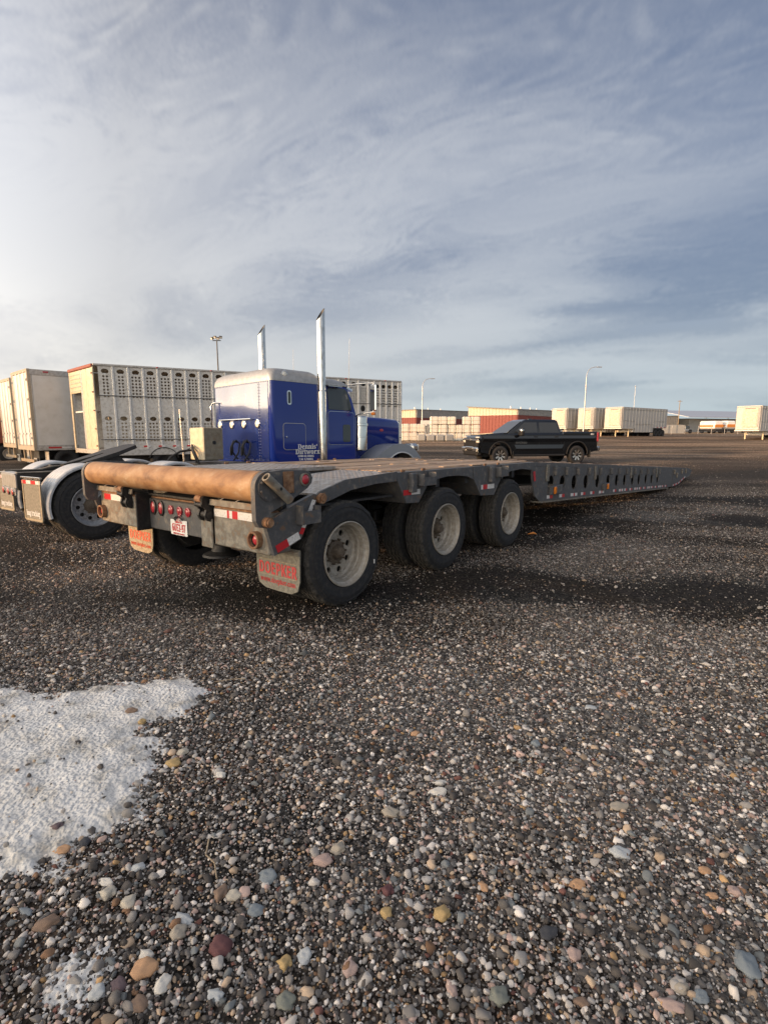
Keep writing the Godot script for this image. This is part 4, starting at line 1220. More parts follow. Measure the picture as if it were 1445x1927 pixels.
# ---------------------------------------------------------------- pickup (x forward, z right)
func build_pickup() -> void:
	var X := Transform3D(Basis(Vector3.UP, deg_to_rad(90.0 + 102.0)).scaled_local(v3(1.02, 1.09, 1.04)), v3(7.41, ground_y(7.4, -26.5) + 0.0, -26.55))
	var T := thing("pickup_truck", "black crew-cab pickup truck with polished alloy wheels, parked on the gravel", "pickup", X)
	var R := 0.425
	var w := Node3D.new()
	w.name = "wheel"
	T.add_child(w, true)
	var ty := mk()
	lathe(ty, [Vector2(0.255, -0.02), Vector2(0.27, 0.0), Vector2(0.34, 0.008), Vector2(0.39, 0.0), Vector2(0.418, -0.02), Vector2(R, -0.05), Vector2(R, -0.24), Vector2(0.40, -0.28), Vector2(0.27, -0.28)], 40, Transform3D.IDENTITY, false)
	obj("tyre", ty, M.tyre, w)
	var ri := mk()
	lathe(ri, [Vector2(0.258, -0.015), Vector2(0.262, 0.0), Vector2(0.25, 0.002), Vector2(0.24, -0.03), Vector2(0.235, -0.12)], 36)
	lathe(ri, [Vector2(0.235, -0.12), Vector2(0.0, -0.12)], 30)
	obj("rim", ri, M.black_trim, w)
	for k in 8:
		var sp := mk()
		var a := TAU * k / 8
		var B := Transform3D(Basis(Vector3.BACK, a), Vector3.ZERO)
		var q := []; var q2 := []
		for p in [Vector2(0.05, -0.03), Vector2(0.245, -0.058), Vector2(0.245, 0.030), Vector2(0.05, 0.022)]:
			q.append(B * v3(p.x, p.y, -0.005 - 0.02 * (1.0 - p.x / 0.25))); q2.append(B * v3(p.x, p.y, -0.05))
		loft(sp, [q2, q])
		obj("spoke", sp, M.chrome_dirty, w)
	var hc := mk()
	lathe(hc, [Vector2(0.075, -0.05), Vector2(0.07, 0.0), Vector2(0.04, 0.012), Vector2(0, 0.012)], 16)
	obj("hub_cap", hc, M.black_trim, w)
	for x in [2.0, -2.04]:
		wheel_at(w, T, v3(x, R - 0.01, 1.0), false, 0.2)
		wheel_at(w, T, v3(x, R - 0.01, -1.0), true, 0.5)
	T.remove_child(w); w.free()
	# body below the glass: two silhouettes, the wider one set lower so that the shoulders round off
	var arch := func(cx: float, r: float) -> Array:
		var o := []
		for k in 11:
			var a := PI * k / 10
			o.append(Vector2(cx - r * cos(a), 0.46 + r * sin(a)))
		return o
	var low := [Vector2(-3.14, 0.62), Vector2(-2.60, 0.50)]
	low.append_array(arch.call(-2.04, 0.53))
	low.append_array([Vector2(-1.45, 0.46), Vector2(1.42, 0.46)])
	low.append_array(arch.call(2.0, 0.53))
	low.append_array([Vector2(2.6, 0.50), Vector2(3.0, 0.56)])
	var top_a := [Vector2(3.10, 0.80), Vector2(3.10, 1.20), Vector2(3.0, 1.30), Vector2(1.30, 1.40), Vector2(-1.22, 1.42), Vector2(-1.24, 1.475), Vector2(-3.12, 1.475), Vector2(-3.17, 1.40), Vector2(-3.15, 0.9)]
	var top_b := [Vector2(3.02, 0.80), Vector2(3.02, 1.14), Vector2(2.9, 1.20), Vector2(1.30, 1.32), Vector2(-1.22, 1.34), Vector2(-1.26, 1.41), Vector2(-3.06, 1.41), Vector2(-3.09, 1.30), Vector2(-3.08, 0.9)]
	var bd := mk()
	prism(bd, low + top_a, -0.93, 0.93)
	for s in [-1.0, 1.0]:
		prism(bd, low + top_b, s * 0.93, s * 0.995)
		# rounded shoulder between the two
		for k in range(1, top_b.size() - 1):
			var a: Vector2 = top_a[k]; var b: Vector2 = top_a[k + 1]; var c: Vector2 = top_b[k + 1]; var d: Vector2 = top_b[k]
			if k + 1 < top_b.size():
				out_poly(bd, [v3(a.x, a.y, s * 0.925), v3(b.x, b.y, s * 0.925), v3(c.x, c.y, s * 0.994), v3(d.x, d.y, s * 0.994)], v3(a.x * 0.8, 0.8, 0))
	var bo := obj("body", bd, M.black_paint, T)
	var hd := mk()
	loft(hd, [[v3(2.95, 1.27, -0.5), v3(2.95, 1.34, -0.42), v3(2.95, 1.34, 0.42), v3(2.95, 1.27, 0.5)], [v3(1.6, 1.36, -0.6), v3(1.6, 1.43, -0.5), v3(1.6, 1.43, 0.5), v3(1.6, 1.36, 0.6)]])
	obj("hood_bulge", hd, M.black_paint, T)
	# greenhouse
	var cab := mk()
	loft(cab, [hring(-1.22, 1.66, -0.90, 0.90, 0.05, 1.36), hring(-1.06, 0.80, -0.74, 0.74, 0.08, 1.95), hring(-0.98, 0.62, -0.64, 0.64, 0.1, 2.015)], true, 1)
	obj("cab", cab, M.black_paint, T)
	var sz := func(y: float) -> float: return lerpf(0.90, 0.74, (y - 1.36) / 0.59)
	for s in [-1.0, 1.0]:
		for q in [[[1.30, 1.42], [0.08, 1.42], [0.08, 1.88], [0.72, 1.88]], [[-0.04, 1.42], [-1.06, 1.42], [-0.97, 1.88], [-0.04, 1.88]]]:
			var wp := []
			for p in q: wp.append(v3(p[0], p[1], s * (sz.call(p[1]) - 0.004)))
			var wi := mk()
			slab(wi, wp, v3(0, 0.003, s * 0.012))
			obj("side_window", wi, M.glass_car, T)
		for cx in [2.0, -2.04]:
			var tr := mk()
			var path := []
			for k in 13:
				var a := PI * k / 12
				path.append(v3(cx - 0.56 * cos(a), 0.46 + 0.57 * sin(a), s * 0.995))
			sweep(tr, path, 0.035, 6)
			obj("arch_trim", tr, M.black_trim, T)
		var mr := mk()
		bb(mr, v3(0.96, 1.28, s * 1.08), v3(1.16, 1.62, s * 1.36), 0.05)
		bb(mr, v3(1.0, 1.32, s * 0.88), v3(1.1, 1.40, s * 1.10), 0.01)
		var mo := obj("side_mirror", mr, M.black_trim, T)
		var mc := mk()
		bb(mc, v3(1.0, 1.47, s * 1.12), v3(1.175, 1.59, s * 1.375), 0.03)
		obj("mirror_cap", mc, M.chrome, mo)
		for x in [0.10, -0.98]:
			var dh := mk()
			bb(dh, v3(x, 1.22, s * 0.994), v3(x + 0.2, 1.27, s * 1.025), 0.012)
			obj("door_handle", dh, M.black_trim, T)
		for x in [1.28, 0.02, -1.14, -1.30]:
			var gp := mk()
			bb(gp, v3(x - 0.006, 0.62, s * 0.994), v3(x + 0.006, 1.33, s * 0.9965))
			obj("door_gap", gp, M.black, T)
		# creases pressed along the side
		for q in [[-3.05, 2.95, 1.30, 1.17, 1.0, 0.020], [-1.30, 1.30, 0.90, 0.72, 0.60, 0.016]]:
			var cr := mk()
			var za: float = s * 0.9945; var zb: float = s * (0.9945 + q[5])
			loft(cr, [[v3(q[0], q[2], za), v3(q[0] + 0.1, q[3], zb), v3(q[0], q[4], za)], [v3(q[1], q[2], za), v3(q[1] - 0.1, q[3], zb), v3(q[1], q[4], za)]])
			obj("body_crease", cr, M.black_paint, T)
		var rb := mk()
		tube(rb, v3(1.3, 0.42, s * 1.0), v3(-1.35, 0.42, s * 1.0), 0.05, -1.0, 10)
		obj("running_board", rb, M.black_trim, T)
		var tl := mk()
		bb(tl, v3(-3.19, 1.02, s * 0.80), v3(-3.05, 1.44, s * 1.003), 0.03)
		obj("tail_light", tl, M.red_lens, T)
		var hl := mk()
		bb(hl, v3(3.04, 1.19, s * 0.62), v3(3.125, 1.25, s * 0.985), 0.02)
		bb(hl, v3(3.04, 0.98, s * 0.70), v3(3.125, 1.10, s * 0.95), 0.02)
		obj("headlight", hl, M.lens, T)
		var fx := mk()
		bb(fx, v3(-2.75, 0.30, s * 0.80), v3(-2.72, 0.62, s * 1.03))
		bb(fx, v3(1.34, 0.28, s * 0.80), v3(1.37, 0.60, s * 1.03))
		obj("mud_guard", fx, M.rubber, T)
		var bp := mk()
		bb(bp, v3(3.06, 0.56, s * 0.40), v3(3.20, 0.78, s * 1.0), 0.05)
		obj("bumper_end", bp, M.chrome, T)
		var TX := Transform3D(Basis(Vector3.UP, 0.0 if s > 0 else PI), v3(0.95 if s > 0 else 0.95, 0.98, s * 0.997))
		text("SILVERADO", 0.11, M.chrome, bo, TX.translated(v3(0, 0, s * 0.012)))
		text("4X4", 0.11, M.white_tape, bo, Transform3D(TX.basis, v3(-2.8, 1.36, s * 1.0)))
	var gr := mk()
	bb(gr, v3(3.05, 0.82, -0.70), v3(3.115, 1.18, 0.70), 0.02)
	var go := obj("grille", gr, M.black_trim, T)
	for y in [0.87, 0.94, 1.01]:
		var b := mk()
		bb(b, v3(3.115, y, -0.66), v3(3.125, y + 0.022, 0.66))
		obj("grille_bar", b, M.black_paint, go)
	var cbm := mk()
	bb(cbm, v3(3.11, 1.08, -0.98), v3(3.15, 1.15, 0.98), 0.012)
	obj("grille_chrome", cbm, M.chrome, go)
	var em := mk()
	bb(em, v3(3.15, 1.085, -0.12), v3(3.165, 1.145, 0.12), 0.01); bb(em, v3(3.15, 1.065, -0.05), v3(3.163, 1.165, 0.05), 0.01)
	obj("cross_emblem", em, M.chrome, go)
	var bp2 := mk()
	bb(bp2, v3(3.05, 0.66, -0.5), v3(3.21, 0.80, 0.5), 0.03)
	obj("front_bumper", bp2, M.chrome, T)
	var sk := mk()
	bb(sk, v3(2.9, 0.40, -0.9), v3(3.16, 0.66, 0.9), 0.06)
	obj("front_skirt", sk, M.black_trim, T)
	var rbp := mk()
	bb(rbp, v3(-3.32, 0.58, -0.98), v3(-3.14, 0.80, 0.98), 0.05)
	obj("rear_bumper", rbp, M.chrome, T)
	var wsn := mk()
	slab(wsn, [v3(1.64, 1.40, -0.82), v3(1.64, 1.40, 0.82), v3(0.85, 1.92, 0.68), v3(0.85, 1.92, -0.68)], v3(0.012, 0.02, 0))
	obj("windscreen", wsn, M.glass_car, T)
	var un := mk()
	bb(un, v3(-2.9, 0.36, -0.6), v3(2.7, 0.56, 0.6))
	obj("underbody", un, M.black, T)
	var an := mk()
	bb(an, v3(-0.05, 2.01, -0.03), v3(0.15, 2.07, 0.03), 0.02)
	obj("roof_fin", an, M.black_paint, T)

# ---------------------------------------------------------------- the big livestock trailer behind the tractor (x forward, z right; rear right corner at the origin)
func punched_panel(u0: float, u1: float, rows_up: Array, rows_low: Array, cols: int, up_oval: float, low_round: float) -> SurfaceTool:
	# a bay of sheet metal between two posts, with ovals above and rows of round holes
	var st := mk()
	var f := func(u: float, v: float, d: float) -> Vector3: return v3(u, v, -d)
	var solid := func(a: float, b: float) -> void: quad(st, f.call(u0, a, 0.0), f.call(u1, a, 0.0), f.call(u1, b, 0.0), f.call(u0, b, 0.0))
	var uc := (u0 + u1) * 0.5
	var W := u1 - u0
	var pit := 0.125
	if cols == 2 and W < 0.3: pit = 0.10
	var lo := uc - pit * cols * 0.5; var hi := uc + pit * cols * 0.5
	var holes := func(v0: float, v1: float, n: int) -> void:
		var h := (v1 - v0) / n
		quad(st, f.call(u0, v0, 0.0), f.call(lo, v0, 0.0), f.call(lo, v1, 0.0), f.call(u0, v1, 0.0))
		quad(st, f.call(hi, v0, 0.0), f.call(u1, v0, 0.0), f.call(u1, v1, 0.0), f.call(hi, v1, 0.0))
		for i in n:
			for j in cols:
				cell_hole(st, f, lo + pit * j, lo + pit * (j + 1), v0 + h * i, v0 + h * (i + 1), lo + pit * (j + 0.5), v0 + h * (i + 0.5), 0.041, minf(0.041, h * 0.34), 0.012, 8)
	var oval := func(v0: float, v1: float, r: float) -> void:
		cell_hole(st, f, u0, u1, v0, v1, uc, (v0 + v1) * 0.5, minf(r, W * 0.42), (v1 - v0) * 0.36, 0.03, 14)
	solid.call(0.80, rows_low[0])
	holes.call(rows_low[0], rows_low[1], int(rows_low[2]))
	oval.call(rows_low[1], rows_low[1] + 0.24, low_round)
	solid.call(rows_low[1] + 0.24, rows_up[0])
	holes.call(rows_up[0], rows_up[1], int(rows_up[2]))
	oval.call(rows_up[1], rows_up[1] + 0.26, up_oval)
	solid.call(rows_up[1] + 0.26, 3.98)
	return st

func build_livestock() -> void:
	var gx := ground_y(-11.0, -20.2)
	var X := Transform3D(Basis(Vector3.UP, deg_to_rad(90.0 - 59.58)), v3(-11.03, 0.0, -20.2))
	var T := thing("livestock_trailer", "long punched-aluminium livestock trailer with an open rear door, behind the blue truck", "trailer", X)
	var L := 13.82
	var x := 0.14
	var k := 0
	var first := {}
	while x < L - 0.1:
		var near := x > 11.9
		var p := 0.353 if near else 0.535
		if x + p > L: p = L - x
		var cols := 2 if (k < 2 or near) else 3
		var key := "%d_%s" % [cols, str(near)]
		if absf(p - (0.353 if near else 0.535)) < 0.001 and first.has(key):
			copy_part(first[key][0], Transform3D(Basis.IDENTITY, v3(x - first[key][1], 0, 0)), T, "side_panel")
		else:
			var st := punched_panel(x, x + p - 0.07, [2.78, 3.66, 7] if not near else [2.70, 3.60, 7], [1.07, 1.88, 6], cols, 0.135, 0.13)
			var o := obj("side_panel", st, M.alu, T)
			if not first.has(key): first[key] = [o, x]
		var ps := mk()
		bb(ps, v3(x + p - 0.075, 0.80, -0.012), v3(x + p + 0.005, 3.98, 0.035), 0.012)
		obj("side_post", ps, M.alu_post, T)
		x += p
		k += 1
	var rl := mk()
	bb(rl, v3(-0.02, 3.98, -0.1), v3(L, 4.06, 0.045), 0.015)
	bb(rl, v3(-0.02, 0.55, -0.06), v3(L, 0.80, 0.03), 0.015)
	obj("side_rail", rl, M.alu_dull, T)
	for y in [2.87, 1.19]:
		var b := mk()
		tube(b, v3(0.06, y, 0.055), v3(L, y, 0.055), 0.016, -1.0, 6)
		obj("rub_bar", b, M.steel, T)
	# far side, roof, floors, nose
	var fs := mk()
	bb(fs, v3(-0.70, 0.80, -2.92), v3(L, 3.98, -2.88))
	obj("far_wall", fs, M.alu, T)
	var rf := mk()
	prism(rf, [Vector2(-0.02, -0.01), Vector2(L, -0.01), Vector2(L, -2.92), Vector2(-0.81, -2.92)], 3.99, 4.03, Transform3D(Basis(v3(1, 0, 0), v3(0, 0, 1), v3(0, -1, 0)), v3(0, 8.02, 0)))
	obj("roof", rf, M.alu, T)
	var fl := mk()
	bb(fl, v3(-0.02, 0.70, -2.88), v3(L, 0.76, -0.06)); bb(fl, v3(0.3, 2.28, -2.88), v3(L, 2.32, -0.04))
	obj("floor", fl, M.alu_dull, T)
	var nw := mk()
	bb(nw, v3(L, 0.8, -2.92), v3(L + 0.04, 4.0, 0.0))
	obj("nose_wall", nw, M.alu, T)
	# rear wall runs askew from the near corner to the far one
	var e := v3(-0.79, 0, -2.92)
	var u := e.normalized()
	var RX := Transform3D(Basis(u, Vector3.UP, u.cross(Vector3.UP)), Vector3.ZERO)
	var lenr := e.length()
	var rw := [[0.0, 0.10, 0.60, 4.0, M.alu_warm, "corner_post"], [0.12, 0.74, 0.80, 3.92, M.alu_warm, "rear_door_leaf"], [0.77, 1.30, 0.80, 3.92, M.alu_warm, "rear_door_leaf"], [1.32, 1.52, 0.80, 3.92, M.alu_dull, "door_post"], [lenr - 0.14, lenr, 0.60, 4.0, M.alu_warm, "corner_post"], [1.52, lenr - 0.14, 3.05, 3.92, M.alu_warm, "roll_door"], [0.0, lenr, 0.62, 0.80, M.alu_dull, "rear_sill"]]
	for q in rw:
		var s := mk()
		bx(s, v3((q[0] + q[1]) * 0.5, (q[2] + q[3]) * 0.5, -0.03), v3(q[1] - q[0], q[3] - q[2], 0.06), 0.012, RX)
		obj(q[5], s, q[4], T)
	for y in [0.95, 1.6, 2.3, 3.0, 3.7]:
		var hg := mk()
		bx(hg, v3(0.05, y, -0.085), v3(0.10, 0.05, 0.03), 0.01, RX)
		obj("hinge", hg, M.rust_red, T)
	for k2 in 5:
		var s := mk()
		bx(s, v3((1.52 + lenr - 0.14) * 0.5, 3.13 + 0.16 * k2, -0.065), v3(lenr - 0.14 - 1.54, 0.03, 0.02), 0.005, RX)
		obj("roll_door_slat", s, M.alu_dull, T)
	var hd := mk()
	bx(hd, v3(lenr * 0.5, 3.99, -0.05), v3(lenr, 0.12, 0.10), 0.02, RX)
	obj("rear_header", hd, M.rust_red, T)
	var sh := mk()
	bx(sh, v3(2.1, 2.30, 0.3), v3(1.2, 0.06, 0.6), 0.0, RX)
	obj("inner_shelf", sh, M.white_paint, T)
	var gt := mk()
	for gy in 9:
		for gz in 2:
			var q := v3(1.6 + 0.5 * gz, 1.0 + 0.21 * gy, 0.9)
			lathe(gt, [Vector2(0.06, 0), Vector2(0.05, 0.01), Vector2(0, 0.01)], 10, Transform3D(RX.basis, RX * q))
	tag(obj("inner_gate_discs", gt, M.alu_dull, T), "", "", "", "stuff")
	# running gear
	var st := mk()
	for ax in [2.3, 3.55, 4.8]:
		var w := mk()
		lathe(w, [Vector2(0.0, -0.10), Vector2(0.22, -0.10), Vector2(0.27, 0.0), Vector2(0.30, 0.0), Vector2(0.40, 0.01), Vector2(0.49, -0.02), Vector2(0.52, -0.05), Vector2(0.52, -0.24), Vector2(0.3, -0.26)], 28, xf_at(v3(ax, 0.52 + gx, -0.04)), false)
		obj("wheel", w, M.tyre, T)
		var w2 := mk()
		lathe(w2, [Vector2(0.0, 0.10), Vector2(0.22, 0.10), Vector2(0.27, 0.0), Vector2(0.52, 0.05), Vector2(0.52, 0.24), Vector2(0.3, 0.26)], 24, xf_at(v3(ax, 0.52 + gx, -2.88)), false)
		obj("wheel", w2, M.tyre, T)
		var fa := mk()
		lathe(fa, [Vector2(0.60, 0.04), Vector2(0.60, -0.3), Vector2(0.57, -0.3), Vector2(0.57, 0.04), Vector2(0.60, 0.04)], 14, xf_at(v3(ax, 0.52 + gx, 0.0)), true, 0.3, PI - 0.3)
		obj("wheel_arch", fa, M.black_steel, T)
	bb(st, v3(0.2, 0.35 + gx, -2.3), v3(6.0, 0.62, -0.6))
	obj("bogie_frame", st, M.black_steel, T)
	var lg := mk()
	for z in [-0.35, -2.5]: bb(lg, v3(11.6, gx, z - 0.06), v3(11.75, 0.6, z + 0.06), 0.01)
	obj("landing_leg", lg, M.black_steel, T)
	for s in [1.05, 1.55, 2.1, 2.65, 3.2, 3.8, 4.4]:
		strip_tape(T, v3(s, 0.88, 0.036), v3(s + 0.26, 0.88, 0.036), v3(0, 0.06, 0), v3(0, 0, 1), [-0.13, 0.13])
	for s in [2.2, 4.3, 6.4, 8.5, 10.6, 12.8]:
		var l := mk()
		bb(l, v3(s, 4.005, 0.045), v3(s + 0.07, 4.05, 0.07), 0.01)
		obj("clearance_light", l, M.red_lens, T)

# ---------------------------------------------------------------- dry vans on the left
func build_van(X: Transform3D, label: String, L: float, base: float, group := "white box trailers at the left") -> void:
	# rear right corner at the origin, x forward
	var T := thing("box_trailer", label, "box trailer", X, group)
	var W := 2.6
	var y0 := 0.92; var y1 := 4.05
	var sd := mk()
	var n := 5
	for k in n:
		bb(sd, v3(L * k / n + 0.14 + 0.006, y0, -0.03), v3(L * (k + 1) / n + 0.14 - 0.006, y1 - 0.24, 0.0), 0.004)
	obj("side_wall", sd, M.van_white, T)
	var bd := mk()
	bb(bd, v3(0.05, y0, -W + 0.02), v3(L, y1 - 0.02, -0.032))
	obj("box", bd, M.van_white, T)
	var tr := mk()
	bb(tr, v3(0.0, y1 - 0.24, -0.05), v3(L, y1, 0.012), 0.01); bb(tr, v3(0.0, y0 - 0.22, -0.05), v3(L, y0, 0.012), 0.01)
	obj("side_rail", tr, M.alu_dull, T)
	var cp := mk()
	for z in [[-0.12, 0.014], [-W - 0.014, -W + 0.12]]: bb(cp, v3(-0.03, y0 - 0.22, z[0]), v3(0.09, y1 + 0.01, z[1]), 0.012)
	bb(cp, v3(-0.03, y1 - 0.12, -W + 0.12), v3(0.06, y1 + 0.01, -0.12), 0.01); bb(cp, v3(-0.03, y0 - 0.22, -W + 0.12), v3(0.1, y0, -0.12), 0.01)
	obj("rear_frame", cp, M.frame_tan, T)
	for z in [[-W / 2 + 0.006, -0.13], [-W + 0.13, -W / 2 - 0.006]]:
		var d := mk()
		bb(d, v3(-0.01, y0 + 0.01, z[0]), v3(0.03, y1 - 0.13, z[1]), 0.008)
		var dd := obj("rear_door", d, M.van_white, T)
		for f in [0.2, 0.75]:
			var r := mk()
			var zz: float = lerpf(z[0], z[1], f)
			tube(r, v3(-0.04, y0 - 0.05, zz), v3(-0.04, y1 - 0.1, zz), 0.016, -1.0, 6)
			bb(r, v3(-0.05, y0 + 0.45, zz - 0.02), v3(-0.02, y0 + 0.53, zz + 0.16), 0.008)
			obj("lock_rod", r, M.galv, dd)
		for h in 4:
			var q := mk()
			var ze: float = z[1] if z[1] > -1.0 else z[0]
			bb(q, v3(-0.045, y0 + 0.25 + 0.8 * h, ze - 0.09), v3(-0.005, y0 + 0.35 + 0.8 * h, ze + 0.09), 0.01)
			obj("door_hinge", q, M.steel, dd)
	for s in [0.5, 2.2, 3.9]:
		strip_tape(T, v3(s, y0 - 0.14, 0.012), v3(s + 0.9, y0 - 0.14, 0.012), v3(0, 0.07, 0), v3(0, 0, 1), [-0.5, 0.4])
	for q in [0.55]:
		var l := mk()
		bb(l, v3(q, y1 - 0.12, 0.012), v3(q + 0.2, y1 - 0.06, 0.03), 0.01)
		obj("clearance_light", l, M.red_lens, T)
	var ug := mk()
	bb(ug, v3(-0.02, base + 0.45, -W + 0.25), v3(0.08, base + 0.58, -0.25), 0.01)
	for z in [-0.75, -W + 0.75]: bb(ug, v3(0.0, base + 0.5, z - 0.05), v3(0.1, y0 - 0.2, z + 0.05), 0.008)
	obj("underride_guard", ug, M.wood_frame, T)
	for z in [-0.35, -W + 0.35]:
		var fl := mk()
		bb(fl, v3(0.5, base + 0.2, z - 0.28), v3(0.52, y0 - 0.25, z + 0.28))
		obj("mud_flap", fl, M.alu_dull, T)
	for ax in [1.2, 2.5]:
		for z in [-0.02, -W + 0.30]:
			var w := mk()
			lathe(w, [Vector2(0.0, -0.08), Vector2(0.24, -0.08), Vector2(0.28, 0.0), Vector2(0.47, 0.0), Vector2(0.5, -0.04), Vector2(0.5, -0.26), Vector2(0.3, -0.28)], 26, xf_at(v3(ax, base + 0.5, z)), false)
			obj("wheel", w, M.tyre, T)
	var bf := mk()
	bb(bf, v3(0.3, base + 0.6, -1.9), v3(L - 0.5, y0 - 0.2, -0.7))
	obj("chassis", bf, M.black_steel, T)

# ---------------------------------------------------------------- livestock trailers across the yard (front left corner at the origin, x forward, body towards +z)
func build_far_trailer(X: Transform3D, label: String, L: float) -> void:
	var T := thing("stock_trailer", label, "trailer", X, "pale stock trailers across the yard")
	var W := 2.6; var H := 4.1
	var fw := mk()
	bb(fw, v3(-0.35, 1.25, 0.02), v3(0.0, H - 0.02, W - 0.02), 0.08)
	obj("front_wall", fw, M.alu_dull, T)
	var fp := mk()
	bb(fp, v3(-0.01, 1.6, 0.25), v3(0.10, H - 0.12, W - 0.75), 0.05)
	obj("front_panel", fp, M.panel_cream, T)
	for k in 3:
		var fr := mk()
		bb(fr, v3(0.10, 1.95 + 0.62 * k, 0.32), v3(0.125, 1.99 + 0.62 * k, W - 0.82), 0.006)
		obj("front_rib", fr, M.alu_dull, T)
	var ca := mk()
	tube(ca, v3(0.11, 1.62, 0.2), v3(0.11, H - 0.15, 0.2), 0.03, -1.0, 6)
	obj("front_corner_bar", ca, M.alu, T)
	var kp := mk()
	bb(kp, v3(-0.9, 0.95, W * 0.5 - 0.35), v3(-0.2, 1.13, W * 0.5 + 0.35), 0.02)
	tube(kp, v3(-0.55, 0.78, W * 0.5), v3(-0.55, 0.95, W * 0.5), 0.06, -1.0, 10)
	obj("kingpin_plate", kp, M.black_steel, T)
	var np := mk()
	bb(np, v3(0.10, H - 0.32, 0.5), v3(0.115, H - 0.2, W - 1.0))
	obj("name_strip", np, M.grey_wall, T)
	# near side in bays with a punched row each
	var bays := int(L / 0.9)
	var low := func(x: float) -> float: return 1.25 if x > -3.6 or x < -L + 4.2 else 0.62
	for k in bays:
		var a := -0.35 - k * (L - 0.35) / bays; var b := -0.35 - (k + 1) * (L - 0.35) / bays
		var st := mk()
		var y0: float = low.call((a + b) * 0.5)
		var f := func(u: float, v: float, d: float) -> Vector3: return v3(u, v, d)
		var ms := (y0 + H) * 0.5
		for q in [[y0, y0 + 0.5, 0.0], [y0 + 0.5, ms, 0.10], [ms, H - 0.6, 0.0], [H - 0.6, H, 0.12]]:
			if q[2] == 0.0: quad(st, f.call(b, q[0], 0.0), f.call(a, q[0], 0.0), f.call(a, q[1], 0.0), f.call(b, q[1], 0.0))
			else:
				for m in 2:
					var c0 := lerpf(b, a, m / 2.0); var c1 := lerpf(b, a, (m + 1) / 2.0)
					cell_hole(st, f, c0, c1, q[0], q[1], (c0 + c1) * 0.5, (q[0] + q[1]) * 0.5, 0.13, q[2], 0.04, 10)
		obj("side_panel", st, M.alu_dull, T)
		var p := mk()
		bb(p, v3(a - 0.05, y0, -0.04), v3(a + 0.05, H, 0.02), 0.01)
		obj("side_post", p, M.alu, T)
	var bd := mk()
	bb(bd, v3(-L, 1.26, 0.10), v3(-0.4, H, W), 0.0)
	bb(bd, v3(-L + 4.2, 0.64, 0.10), v3(-3.6, 1.26, W), 0.0)
	obj("body", bd, M.alu_dull, T)
	var rl := mk()
	bb(rl, v3(-L, H, -0.03), v3(-0.2, H + 0.08, W + 0.03), 0.02)
	bb(rl, v3(-3.6, 1.13, -0.02), v3(0.0, 1.26, W), 0.01)
	obj("roof_rail", rl, M.alu, T)
	for z in [0.35, W - 0.35]:
		var lg := mk()
		bb(lg, v3(-2.9, -0.1, z - 0.07), v3(-2.75, 1.15, z + 0.07), 0.01)
		bb(lg, v3(-3.0, -0.1, z - 0.15), v3(-2.65, -0.04, z + 0.15), 0.01)
		obj("landing_leg", lg, M.alu_warm, T)
	for ax in [0.9, 2.1, 3.3]:
		for z in [0.03, W - 0.3]:
			var w := mk()
			lathe(w, [Vector2(0.0, -0.1), Vector2(0.24, -0.1), Vector2(0.28, -0.0), Vector2(0.47, 0.0), Vector2(0.5, -0.05), Vector2(0.5, -0.26), Vector2(0, -0.26)], 20, Transform3D(Basis(Vector3.UP, PI), v3(-L + ax, 0.48, z)), false)
			obj("wheel", w, M.tyre, T)
	var ch := mk()
	bb(ch, v3(-L + 0.2, 0.5, 0.5), v3(-L + 4.2, 1.25, W - 0.3))
	obj("bogie_frame", ch, M.black_steel, T)
	strip_tape(T, v3(-L + 0.4, 1.32, -0.045), v3(-L + 4.0, 1.32, -0.045), v3(0, 0.09, 0), v3(0, 0, -1), [-0.4, 0.4, -0.4, 0.4, -0.4, 0.4])

